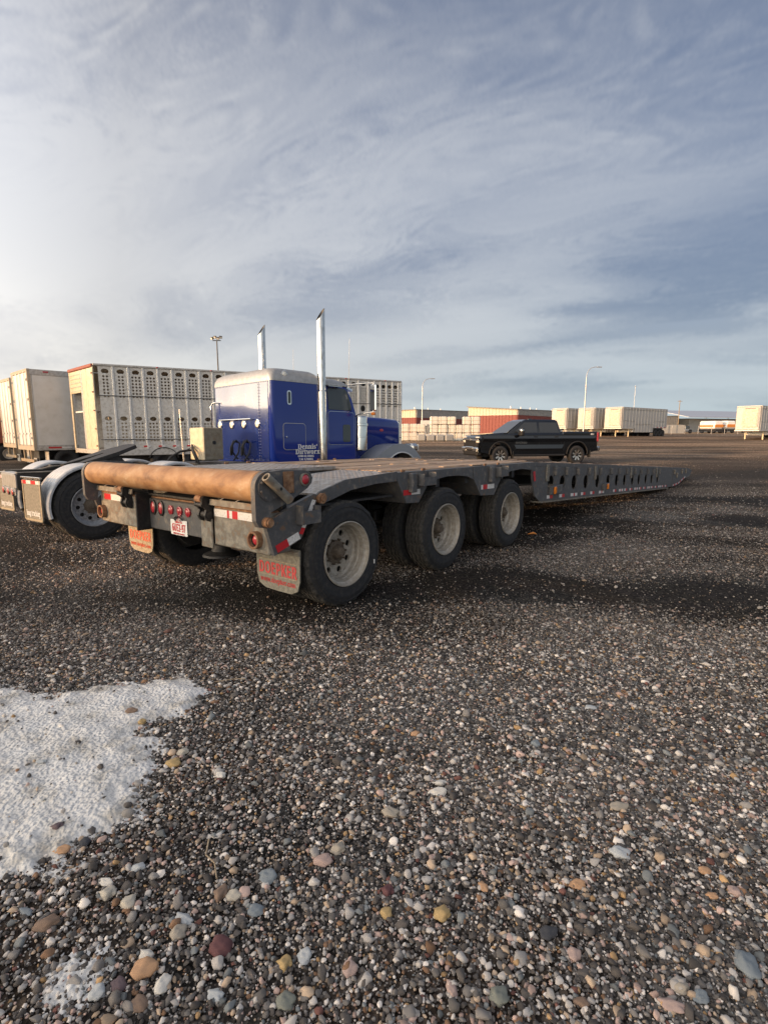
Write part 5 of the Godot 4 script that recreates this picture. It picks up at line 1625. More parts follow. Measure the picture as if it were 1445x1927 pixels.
# ---------------------------------------------------------------- sheds
# a: near corner; l: far end of the sunny wall; r: far end of the shaded wall; heights at the three corners and of the colour change
func build_shed(label: String, a: Vector3, l: Vector3, r: Vector3, ha: float, hl: float, hr: float, band: float, up: Material, up2: Material, low: Material) -> Node3D:
	var T := thing("metal_shed", label, "building", Transform3D.IDENTITY)
	var b := l + (r - a)
	var hb := hl + hr - ha
	for q in [[a, l, ha, hl, up], [r, a, hr, ha, up2], [l, b, hl, hb, up2], [b, r, hb, hr, up2]]:
		var p: Vector3 = q[0]; var s: Vector3 = q[1]
		var dir := (s - p).normalized()
		var n := dir.cross(Vector3.UP)
		if n.dot((p + s) * 0.5 - (a + b) * 0.5) < 0: n = -n
		for part in 2:
			var st := mk()
			var y0: float = -1.0 if part == 0 else band
			var e0: float = band if part == 0 else q[2]; var e1: float = band if part == 0 else q[3]
			var t := 0.0 if part == 0 else 0.06
			slab(st, [v3(p.x, y0, p.z), v3(s.x, y0, s.z), v3(s.x, e1, s.z), v3(p.x, e0, p.z)], n * (0.1 + t))
			var count := int((s - p).length() / 0.6)
			for k in count:
				var c := p.lerp(s, (k + 0.5) / count)
				var top := lerpf(e0, e1, (k + 0.5) / count)
				var w := dir * 0.09
				slab(st, [v3(c.x - w.x, y0, c.z - w.z) + n * (0.101 + t), v3(c.x + w.x, y0, c.z + w.z) + n * (0.101 + t), v3(c.x + w.x, top - 0.05, c.z + w.z) + n * (0.101 + t), v3(c.x - w.x, top - 0.05, c.z - w.z) + n * (0.101 + t)], n * 0.05)
			obj("lower_wall" if part == 0 else "upper_wall", st, low if part == 0 else q[4], T)
	var rf := mk()
	var o := 0.25
	var mid := (a + b) * 0.5
	var rp := []
	for q in [[a, ha], [l, hl], [b, hb], [r, hr]]:
		var p: Vector3 = q[0]
		var d := (p - mid).normalized() * o * 2.0
		rp.append(v3(p.x + d.x, q[1], p.z + d.z))
	slab(rf, rp, v3(0, 0.15, 0))
	obj("roof", rf, M.grey_wall, T)
	for k in 3:
		var v := mk()
		var c := a.lerp(r, 0.3 + 0.25 * k) + (l - a) * 0.4
		tube(v, v3(c.x, minf(ha, hr), c.z), v3(c.x, minf(ha, hr) + 0.9, c.z), 0.12, -1.0, 8)
		obj("roof_vent", v, M.white_paint, T)
	return T

# ---------------------------------------------------------------- ground, gravel, snow
func patch(x: float, z: float) -> float:
	return nz2.get_noise_2d(x * 14.0 + 300.0, z * 22.0)

func n_at(x: float, z: float) -> float:
	return patch(x, z) + 0.42 * bright_band(x, z)

func bright_band(x: float, z: float) -> float:
	# two soft patches of paler ground with more stones
	var a := exp(-pow((x - 1.1 + 0.5 * (z + 2.9)) / 1.1, 2.0) - pow((z + 2.9) / 0.65, 2.0))
	var b := exp(-pow((x + 4.0) / 2.2, 2.0) - pow((z + 6.2) / 1.2, 2.0))
	return a + 0.8 * b

func ground_colour(x: float, z: float) -> Color:
	var d := -z
	var n := patch(x, z) + 0.42 * bright_band(x, z)
	var n2 := nz.get_noise_2d(x * 90.0 + 50.0, z * 140.0)
	var n3 := nz2.get_noise_2d(x * 60.0 - 90.0, z * 60.0)
	var dark := Color(.066, .06, .056)
	var pale := Color(.30, .285, .268)
	var mud := Color(.10, .075, .056)
	var c := dark.lerp(pale, clampf(0.30 + n * 1.7 + n2 * 0.6, 0.0, 1.0))
	c = c.lerp(mud, clampf(n3 * 2.4 - 0.1, 0.0, 0.85))
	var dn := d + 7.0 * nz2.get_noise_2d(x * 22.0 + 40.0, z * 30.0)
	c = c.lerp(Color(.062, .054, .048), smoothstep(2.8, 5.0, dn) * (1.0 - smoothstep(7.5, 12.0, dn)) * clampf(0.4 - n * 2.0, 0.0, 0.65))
	# beyond the gravel the yard is bare brown earth, streaked by wheels
	var streak := nz2.get_noise_2d(x * 4.0 + 700.0, z * 26.0)
	var earth := Color(.62, .46, .33).lerp(Color(.24, .185, .145), clampf(0.35 + streak * 2.6, 0.0, 1.0))
	var dirty := Color(.26, .215, .18).lerp(Color(.13, .11, .095), clampf(0.5 + streak * 2.4, 0.0, 1.0))
	var k := smoothstep(27.0, 36.0, d + n * 12.0)
	c = c.lerp(dirty, smoothstep(11.0, 20.0, d + n * 6.0))
	c = c.lerp(earth, k)
	if d > 95.0: c = c.lerp(Color(.70, .52, .34), smoothstep(95.0, 130.0, d))
	return c

func grid_lines(step: float, grow: float, until: float) -> PackedFloat32Array:
	var o := PackedFloat32Array()
	var v := 0.0
	var s := step
	while v < until:
		v += s
		s *= grow
		o.append(v)
	return o

func build_ground() -> void:
	var fw := grid_lines(0.10, 1.024, 430.0)
	var zs := PackedFloat32Array()
	for v in [60.0, 25.0, 12.0, 7.0, 4.0, 2.5, 1.5, 1.0, 0.6, 0.3, 0.0]: zs.append(v)
	for v in fw: zs.append(-v)
	for v in [700.0, 1200.0, 2500.0]: zs.append(-v)
	var sd := grid_lines(0.11, 1.034, 330.0)
	var xs := PackedFloat32Array()
	for v in [2500.0, 1000.0, 550.0]: xs.append(-v)
	for i in range(sd.size() - 1, -1, -1): xs.append(-sd[i])
	xs.append(0.0)
	for v in sd: xs.append(v)
	for v in [550.0, 1000.0, 2500.0]: xs.append(v)
	var V := PackedVector3Array(); var C := PackedColorArray(); var U := PackedVector2Array(); var I := PackedInt32Array(); var N := PackedVector3Array()
	var nx := xs.size(); var nzc := zs.size()
	for z in zs:
		for x in xs:
			V.append(v3(x, ground_y(x, z), z))
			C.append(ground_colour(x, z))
			U.append(Vector2(x, z) / 1.45)
	N.resize(V.size())
	for j in nzc:
		for i in nx:
			var a := V[j * nx + mini(i + 1, nx - 1)] - V[j * nx + maxi(i - 1, 0)]
			var b := V[mini(j + 1, nzc - 1) * nx + i] - V[maxi(j - 1, 0) * nx + i]
			var n := b.cross(a).normalized()
			N[j * nx + i] = n if n.y > 0 else -n
	for j in nzc - 1:
		for i in nx - 1:
			var p := j * nx + i
			I.append_array([p, p + nx, p + 1, p + 1, p + nx, p + nx + 1])
	var ar := []
	ar.resize(Mesh.ARRAY_MAX)
	ar[Mesh.ARRAY_VERTEX] = V; ar[Mesh.ARRAY_COLOR] = C; ar[Mesh.ARRAY_TEX_UV] = U; ar[Mesh.ARRAY_INDEX] = I; ar[Mesh.ARRAY_NORMAL] = N
	var me := ArrayMesh.new()
	me.add_surface_from_arrays(Mesh.PRIMITIVE_TRIANGLES, ar)
	var m := StandardMaterial3D.new()
	m.vertex_color_use_as_albedo = true
	m.roughness = 0.95
	m.metallic_specular = 0.25
	var cn := FastNoiseLite.new()
	cn.noise_type = FastNoiseLite.TYPE_CELLULAR
	cn.seed = 12
	cn.frequency = 0.085
	cn.fractal_type = FastNoiseLite.FRACTAL_NONE
	cn.cellular_jitter = 1.0
	cn.cellular_return_type = FastNoiseLite.RETURN_CELL_VALUE
	var t := NoiseTexture2D.new()
	t.width = 1024; t.height = 1024; t.seamless = true
	t.noise = cn
	var g := Gradient.new()
	g.offsets = PackedFloat32Array([0.0, 0.35, 0.7, 0.88, 1.0])
	g.colors = PackedColorArray([lin(.16, .15, .14), lin(.34, .33, .32), lin(.58, .56, .54), lin(.85, .80, .74), lin(1, 1, 1)])
	t.color_ramp = g
	m.albedo_texture = t
	var cd := cn.duplicate()
	cd.cellular_return_type = FastNoiseLite.RETURN_DISTANCE
	var b := NoiseTexture2D.new()
	b.width = 1024; b.height = 1024; b.seamless = true; b.as_normal_map = true; b.bump_strength = 9.0
	b.noise = cd
	m.normal_enabled = true
	m.normal_texture = b
	m.normal_scale = 1.1
	var o := MeshInstance3D.new()
	o.mesh = me
	o.material_override = m
	o.name = numbered("ground")
	add_child(o, true)
	tag(o, "dark gravel yard that turns to bare brown earth farther off", "ground", "", "structure")

func stone_mesh(level: int, seed_: int, rough: float, cut := 0.9, lo := 0.45) -> ArrayMesh:
	var vs := [Vector3.UP, Vector3.DOWN, Vector3.LEFT, Vector3.RIGHT, Vector3.FORWARD, Vector3.BACK]
	var fs := [[0, 3, 5], [0, 4, 3], [0, 2, 4], [0, 5, 2], [1, 5, 3], [1, 3, 4], [1, 4, 2], [1, 2, 5]]
	for l in level:
		var nf := []
		var mid := {}
		for f in fs:
			var m := []
			for k in 3:
				var a: int = f[k]; var b: int = f[(k + 1) % 3]
				var key := Vector2i(mini(a, b), maxi(a, b))
				if not mid.has(key):
					mid[key] = vs.size()
					vs.append((vs[a] + vs[b]).normalized())
				m.append(mid[key])
			nf.append_array([[f[0], m[0], m[2]], [f[1], m[1], m[0]], [f[2], m[2], m[1]], [m[0], m[1], m[2]]])
		fs = nf
	var n := FastNoiseLite.new()
	n.seed = seed_
	n.frequency = 0.55
	n.fractal_octaves = 3
	var r2 := RandomNumberGenerator.new()
	r2.seed = seed_ * 7 + 3
	var planes := []
	for k in 7: planes.append([Vector3(r2.randf_range(-1, 1), r2.randf_range(-1, 1), r2.randf_range(-1, 1)).normalized(), r2.randf_range(lo, 0.85)])
	var st := mk(1)
	var P := []
	for v in vs:
		var q: Vector3 = v * (1.0 + rough * n.get_noise_3dv(v * 1.6))
		for pl in planes:                                   # worn facets
			var e: float = q.dot(pl[0]) - pl[1]
			if e > 0.0: q -= pl[0] * e * cut
		P.append(q)
	for f in fs:
		tri(st, P[f[0]], P[f[1]], P[f[2]])
	st.generate_normals()
	return st.commit()

const HUES := {
	"o": [.46, .27, .15], "r": [.125, .05, .05], "t": [.36, .31, .245], "p": [.44, .45, .445], "c": [.47, .42, .34], "b": [.22, .145, .10], "s": [.20, .225, .24],
	"w": [.66, .61, .53], "k": [.42, .30, .255], "y": [.42, .29, .13], "g": [.20, .205, .17], "m": [.13, .09, .095], "d": [.055, .055, .06]}

func gravel_tint() -> Color:
	var u := rng.randf()
	var b := rng.randf_range(0.7, 1.38)
	var c := Color(.13, .125, .12)
	if u < 0.36: c = Color(.085, .08, .077)
	elif u < 0.52: c = Color(.17, .165, .16)
	elif u < 0.66: c = Color(.37, .365, .355)
	elif u < 0.765: c = Color(.60, .58, .55)
	elif u < 0.83: c = Color(.40, .32, .24)
	elif u < 0.89: c = Color(.42, .32, .285)
	elif u < 0.94: c = Color(.165, .185, .195)
	elif u < 0.975: c = Color(.20, .125, .08)
	elif u < 0.99: c = Color(.38, .26, .14)
	else: c = Color(.15, .075, .065)
	return Color(c.r * b * 1.08, c.g * b * 1.0, c.b * b * 0.93)

const SNOW := [[-2.33, -2.95], [-2.16, -2.91], [-1.99, -2.81], [-1.88, -2.9], [-1.76, -2.97], [-1.6, -3.02], [-1.44, -3.04], [-1.33, -3.13], [-1.26, -3.12], [-1.19, -3.02], [-1.09, -2.93], [-1.07, -2.79], [-1.11, -2.67], [-1.21, -2.59], [-1.26, -2.51], [-1.25, -2.45], [-1.15, -2.37], [-1.08, -2.26], [-1.09, -2.17], [-1.08, -2.01], [-1.03, -1.94], [-1.01, -1.87], [-1.03, -1.81], [-1.13, -1.72], [-1.16, -1.67], [-1.12, -1.58], [-1.17, -1.6], [-1.24, -1.66], [-1.28, -1.57], [-1.3, -1.55], [-1.7, -1.72], [-2.4, -2.18], [-2.73, -2.76], [-2.52, -2.95]]
var snow_poly := PackedVector2Array()

func snow_depth(x: float, z: float) -> float:
	# signed distance to the rim, frayed by noise: above zero there is snow
	if x > -0.8 or z > -1.3 or z < -3.4: return -1.0
	var p := Vector2(x, z)
	var best := 1e9
	var n := snow_poly.size()
	for i in n:
		var q := Geometry2D.get_closest_point_to_segment(p, snow_poly[i], snow_poly[(i + 1) % n])
		best = minf(best, p.distance_squared_to(q))
	var d := sqrt(best)
	if not Geometry2D.is_point_in_polygon(p, snow_poly): d = -d
	return d + nz.get_noise_2d(x * 700.0, z * 900.0) * 0.085 + nz.get_noise_2d(x * 3000.0, z * 3000.0) * 0.022

func build_snow() -> void:
	var st := mk(1)
	var s := 0.014
	var x0 := -2.8; var z0 := -3.3
	var nu := int(1.95 / s); var nv := int(1.95 / s)
	var H := []
	for j in nv + 1:
		var row := PackedFloat32Array()
		for i in nu + 1:
			var x := x0 + i * s; var z := z0 + j * s
			var d := snow_depth(x, z)
			row.append(clampf(d * 0.16, -0.02, 0.021) + (nz.get_noise_2d(x * 1500.0, z * 1500.0) * 0.004 + nz.get_noise_2d(x * 380.0 + 9.0, z * 380.0) * 0.014 if d > 0.0 else 0.0))
		H.append(row)
	for j in nv:
		for i in nu:
			var m: float = maxf(maxf(H[j][i], H[j][i + 1]), maxf(H[j + 1][i], H[j + 1][i + 1]))
			if m < -0.008: continue
			var q := []
			for k in [[0, 0], [0, 1], [1, 1], [1, 0]]:
				var x: float = x0 + (i + k[0]) * s; var z: float = z0 + (j + k[1]) * s
				q.append(v3(x, ground_y(x, z) + 0.004 + H[j + k[1]][i + k[0]], z))
			quad(st, q[0], q[1], q[2], q[3])
	tag(obj("snow_patch", st, M.snow), "patch of grainy half-melted snow on the gravel at the left", "snow patch")
	var f := mk(1)
	for j in 34:
		for i in 34:
			var q := []
			var top := -1.0
			for k in [[0, 0], [0, 1], [1, 1], [1, 0]]:
				var x: float = -1.00 + (i + k[0]) * 0.008; var z: float = -1.36 + (j + k[1]) * 0.008
				var r := Vector2(x + 0.865, z + 1.225).length()
				var h := (0.055 - r) * 0.10 + nz.get_noise_2d(x * 3500.0, z * 3500.0) * 0.009
				top = maxf(top, h)
				q.append(v3(x, ground_y(x, z) + 0.003 + h, z))
			if top > -0.004: quad(f, q[0], q[1], q[2], q[3])
	tag(obj("frost_patch", f, M.snow), "small crumbly patch of frost among the stones near the lower left corner", "snow patch")

func build_gravel() -> void:
	var m := StandardMaterial3D.new()
	m.vertex_color_use_as_albedo = true
	m.roughness = 0.85
	m.metallic_specular = 0.35
	var root := Node3D.new()
	root.name = numbered("gravel")
	add_child(root, true)
	tag(root, "small mixed grey, tan and white gravel strewn over the yard", "gravel", "", "stuff")
	var kinds := []
	for k in 5: kinds.append(stone_mesh(1, 40 + k, 0.55))
	var bigs := []
	for k in 5: bigs.append(stone_mesh(2, 60 + k, 0.5))
	# from, to, how many, smallest and largest half-size, big shapes
	var bands := [[0.85, 2.2, 70000, .003, .0075, false], [0.85, 2.2, 11000, .0075, .0125, true], [0.85, 2.3, 1500, .012, .021, true],
		[2.2, 4.6, 105000, .0038, .009, false], [2.2, 4.6, 16000, .009, .015, true], [2.2, 4.6, 900, .015, .025, true],
		[4.6, 9.0, 140000, .0045, .011, false], [4.6, 9.0, 8000, .011, .022, true], [9.0, 19.0, 60000, .009, .018, false], [9.0, 19.0, 2500, .016, .03, true], [18.0, 46.0, 16000, .014, .03, false]]
	for b in bands:
		var lists := [[], [], [], [], []]
		var n: int = b[2]
		for i in n:
			var d := sqrt(lerpf(b[0] * b[0], b[1] * b[1], rng.randf()))
			var x := rng.randf_range(-1.0, 1.0) * (0.82 * d + 0.7)
			var z := -d
			var p := patch(x, z) + 0.45 * bright_band(x, z)
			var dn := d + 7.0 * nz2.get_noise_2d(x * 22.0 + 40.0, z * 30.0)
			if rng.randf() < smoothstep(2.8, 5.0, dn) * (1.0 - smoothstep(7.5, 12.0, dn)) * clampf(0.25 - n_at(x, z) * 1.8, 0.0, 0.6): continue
			if rng.randf() > lerpf(0.62, 0.15, smoothstep(2.2, 5.0, d)) + 1.9 * clampf(p + 0.22, 0.0, 0.6): continue
			var lift := 0.0
			if x < -0.9 and d < 3.4:
				var sd := snow_depth(x, z)
				if sd > 0.012 and rng.randf() > 0.012: continue
				if sd > 0.0: lift = minf(sd * 0.28, 0.026) + 0.002
			var u := rng.randf()
			var s := lerpf(b[3], b[4], u * u)
			var sc := v3(s * rng.randf_range(0.85, 1.35), s * rng.randf_range(0.5, 0.85), s * rng.randf_range(0.75, 1.15))
			var B := Basis(Vector3.UP, rng.randf() * TAU) * Basis(Vector3.RIGHT, rng.randf_range(-0.5, 0.5)) * Basis(Vector3.BACK, rng.randf_range(-0.4, 0.4))
			var tint := gravel_tint()
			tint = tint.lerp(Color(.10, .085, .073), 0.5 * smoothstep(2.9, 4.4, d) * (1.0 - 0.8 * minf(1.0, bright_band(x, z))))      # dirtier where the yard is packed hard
			if d > 15.0: tint = tint.lerp(Color(.15, .125, .105), 0.6)          # the far ones are pulled towards one dull brown
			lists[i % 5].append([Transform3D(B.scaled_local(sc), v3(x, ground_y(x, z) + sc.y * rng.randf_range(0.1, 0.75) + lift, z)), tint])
		for k in 5:
			var mm := MultiMesh.new()
			mm.transform_format = MultiMesh.TRANSFORM_3D
			mm.use_colors = true
			mm.mesh = bigs[k] if b[5] else kinds[k]
			mm.instance_count = lists[k].size()
			for i in lists[k].size():
				mm.set_instance_transform(i, lists[k][i][0])
				mm.set_instance_color(i, lists[k][i][1])
			var o := MultiMeshInstance3D.new()
			o.multimesh = mm
			o.material_override = m
			o.name = "gravel_stones"
			root.add_child(o, true)
			tag(o, "", "", "", "stuff")

func build_cobbles() -> void:
	var rows := [
	[-0.680, -1.248, 0.0351, 0.0259, "o", "orange rounded cobble, the biggest orange stone at the lower left"],
	[-0.484, -1.314, 0.0340, 0.0278, "r", "dark maroon rounded cobble left of the middle of the near gravel"],
	[-0.630, -1.359, 0.0223, 0.0223, "t", "round grey-tan cobble touching the tip of a long pale stone"],
	[-0.628, -1.406, 0.0320, 0.0164, "p", "long pale grey stone with its tip against a round cobble"],
	[-0.834, -1.465, 0.0234, 0.0234, "c", "smooth beige-grey oval cobble below the snow patch"],
	[-1.057, -1.387, 0.0344, 0.0223, "b", "flat reddish brown cobble near the left edge of the picture"],
	[-0.400, -1.570, 0.0298, 0.0248, "s", "smooth slate-blue oval cobble lying alone on the gravel"],
	[-0.544, -1.503, 0.0200, 0.0280, "b", "upright tan-brown oval stone beside a squat beige one"],
	[-0.497, -1.491, 0.0237, 0.0181, "c", "squat beige stone beside an upright brown one"],
	[-0.410, -1.437, 0.0272, 0.0188, "s", "leaning grey wedge-shaped stone left of a pale pebble pair"],
	[-0.614, -1.208, 0.0180, 0.0252, "w", "sharp upright cream splinter of stone near the bottom edge"],
	[-0.693, -1.289, 0.0209, 0.0171, "w", "pale cream lump resting just above the big orange cobble"],
	[-0.221, -1.636, 0.0319, 0.0234, "k", "pinkish block-shaped stone above a small white pebble"],
	[-0.174, -1.688, 0.0241, 0.0241, "t", "round tan stone up and right of the pinkish block"],
	[-0.231, -1.294, 0.0176, 0.0229, "p", "speckled white-grey oval cobble standing on end"],
	[-0.287, -1.270, 0.0195, 0.0195, "y", "round yellowish cobble with a pale spot on top"],
	[-0.097, -1.251, 0.0207, 0.0207, "k", "square-shouldered pink cobble near the middle of the bottom"],
	[-0.654, -1.158, 0.0260, 0.0174, "b", "brown cobble cut off by the bottom edge at the left"],
	[-0.266, -1.165, 0.0244, 0.0209, "g", "greenish grey angular cobble cut off by the bottom edge"],
	[-0.456, -1.181, 0.0229, 0.0159, "p", "pale mottled flat stone near the bottom, left of the middle"],
	[-1.150, -1.437, 0.0272, 0.0104, "s", "thin flat grey slab of stone by the left edge"],
	[-0.872, -1.605, 0.0230, 0.0161, "p", "pale blue-grey banded pebble below the edge of the snow"],
	[-0.949, -1.549, 0.0259, 0.0134, "w", "whitish flat pebble over a beige one, near the snow"],
	[-0.920, -1.503, 0.0239, 0.0217, "c", "beige cobble tucked under a whitish flat pebble"],
	[-0.780, -1.186, 0.0195, 0.0195, "p", "pale grey cracked cobble by the small frost patch"],
	[-0.734, -1.207, 0.0252, 0.0162, "m", "purplish grey flat stone between frost patch and cream splinter"],
	[0.859, -1.668, 0.0336, 0.0240, "p", "large smooth light grey stone on the right half of the gravel"],
	[0.338, -1.530, 0.0142, 0.0199, "o", "upright orange-brown egg-shaped pebble right of the middle"],
	[0.006, -1.431, 0.0189, 0.0189, "y", "ochre round pebble below a maroon one"],
	[0.180, -1.425, 0.0242, 0.0230, "y", "cracked ochre cobble split down its middle"],
	[0.657, -1.539, 0.0246, 0.0170, "o", "pale orange flat stone beneath a cluster of white chips"],
	[0.011, -1.515, 0.0198, 0.0198, "r", "round maroon pebble above an ochre one"],
	[0.557, -1.294, 0.0200, 0.0173, "k", "tan-pink block of stone in the lower right"],
	[0.187, -1.199, 0.0144, 0.0202, "k", "long pink upright sliver of stone near the bottom"],
	[1.039, -1.258, 0.0281, 0.0375, "s", "big pointed grey stone at the right edge"],
	[0.771, -1.155, 0.0314, 0.0174, "k", "broad pinkish slab cut off by the bottom edge at the right"],
	[0.528, -1.166, 0.0193, 0.0123, "b", "dark brown oval stone on the bottom edge"],
	[0.812, -1.203, 0.0217, 0.0181, "t", "tan-grey cobble just above the pinkish slab"],
	[0.857, -1.181, 0.0196, 0.0160, "s", "grey oval cobble between the tan-grey one and the corner"],
	[1.168, -1.507, 0.0198, 0.0176, "k", "pinkish beige round pebble near the right edge"],
	[0.502, -1.360, 0.0301, 0.0181, "d", "dark grey angular flat stone among small grey gravel"],
	[1.126, -1.592, 0.0230, 0.0138, "o", "bright orange flat pebble toward the right edge"],
	[0.311, -1.178, 0.0248, 0.0213, "g", "olive rough-faced stone near the bottom middle"],
	[1.088, -1.492, 0.0174, 0.0131, "o", "small vivid orange chip between blue-grey pebbles at the right"],
	[0.750, -2.352, 0.0216, 0.0216, "s", "lone round blue-grey pebble in the middle distance"],
	[0.158, -2.447, 0.0224, 0.0168, "o", "small orange pebble alone on dark gravel, middle distance"],
	[0.232, -2.007, 0.0350, 0.0204, "w", "cream flat stone below a whiter slimmer one"],
	[0.245, -2.069, 0.0288, 0.0132, "w", "slim white stone above a cream flat one"],
	[0.964, -1.907, 0.0401, 0.0195, "t", "wide tan stone in the middle distance on the right"],
	[1.166, -2.701, 0.0345, 0.0168, "p", "thin pale blue pebble on the lighter gravel band"],
	[0.023, -1.879, 0.0329, 0.0220, "t", "tan lump below the cream flat stone"],
	[-0.733, -2.110, 0.0220, 0.0206, "w", "clean white round pebble right of the snow"],
	[-0.984, -2.194, 0.0339, 0.0267, "y", "ochre cobble beside the right rim of the snow"],
	[-0.976, -2.282, 0.0259, 0.0222, "c", "beige round pebble just above the ochre cobble by the snow"],
	[-1.180, -1.682, 0.0252, 0.0168, "o", "orange-brown cobble at the lower rim of the snow"],
	[-1.261, -1.779, 0.0192, 0.0133, "m", "dark maroon pebble lying on the snow"],
	[-1.389, -2.636, 0.0316, 0.0190, "b", "brown pebble lying on the upper part of the snow"],
	[-1.123, -1.722, 0.0200, 0.0172, "d", "black stone half sunk in the lower rim of the snow"],
	[-1.293, -2.549, 0.0184, 0.0184, "y", "small ochre pebble on the snow below the brown one"],
	[-1.584, -2.180, 0.0230, 0.0124, "p", "pale blue-grey pebble melted into the middle of the snow"],
	]
	var shapes := []
	for k in 8: shapes.append(stone_mesh(3, 80 + k, 0.42 + 0.06 * (k % 4), 0.55, 0.6))
	var mats := {}
	var i := 0
	for r in rows:
		var h: Array = HUES[r[4]]
		if not mats.has(r[4]):
			mats[r[4]] = worn([[0.0, h[0] * 0.62, h[1] * 0.6, h[2] * 0.6], [0.5, h[0], h[1], h[2]], [1.0, minf(h[0] * 1.35, .8), minf(h[1] * 1.38, .8), minf(h[2] * 1.42, .8)]], 9.0, 0.8, 0.0, 0.35, 0.03, 70 + i)
		var o := MeshInstance3D.new()
		o.mesh = shapes[i % 8]
		o.material_override = mats[r[4]]
		var sc := v3(r[2] * 1.08, minf(r[2], r[3]) * 0.72, r[3] * 1.12)
		var lift := 0.0
		if r[0] < -0.9 and r[1] < -1.3:
			lift = clampf(snow_depth(r[0], r[1]) * 0.25, 0.0, 0.024)
		o.transform = Transform3D(Basis(Vector3.UP, rng.randf_range(-0.35, 0.35)).scaled_local(sc), v3(r[0], ground_y(r[0], r[1]) + sc.y * 0.5 + lift, r[1]))
		o.name = numbered("stone")
		add_child(o, true)
		tag(o, r[5], "stone", "larger stones in the near gravel")
		i += 1

# ---------------------------------------------------------------- posts, bales, fences
func build_street_lamp(x: float, z: float, h: float, label: String) -> void:
	var y := ground_y(x, z)
	var T := thing("street_lamp", label, "street lamp", xf_at(v3(x, y - 0.1, z)), "curved street lamps behind the yard")
	var p := mk()
	tube(p, Vector3.ZERO, v3(0, h - 1.4, 0), 0.11, 0.075, 10)
	obj("pole", p, M.galv, T)
	var a := mk()
	sweep(a, [v3(0, h - 1.4, 0), v3(0.05, h - 0.9, 0), v3(0.25, h - 0.45, 0), v3(0.6, h - 0.12, 0), v3(1.1, h, 0), v3(1.5, h + 0.02, 0)], 0.05)
	obj("arm", a, M.galv, T)
	var l := mk()
	bx(l, v3(1.75, h, 0), v3(0.7, 0.12, 0.26), 0.05)
	obj("lamp_head", l, M.galv, T)

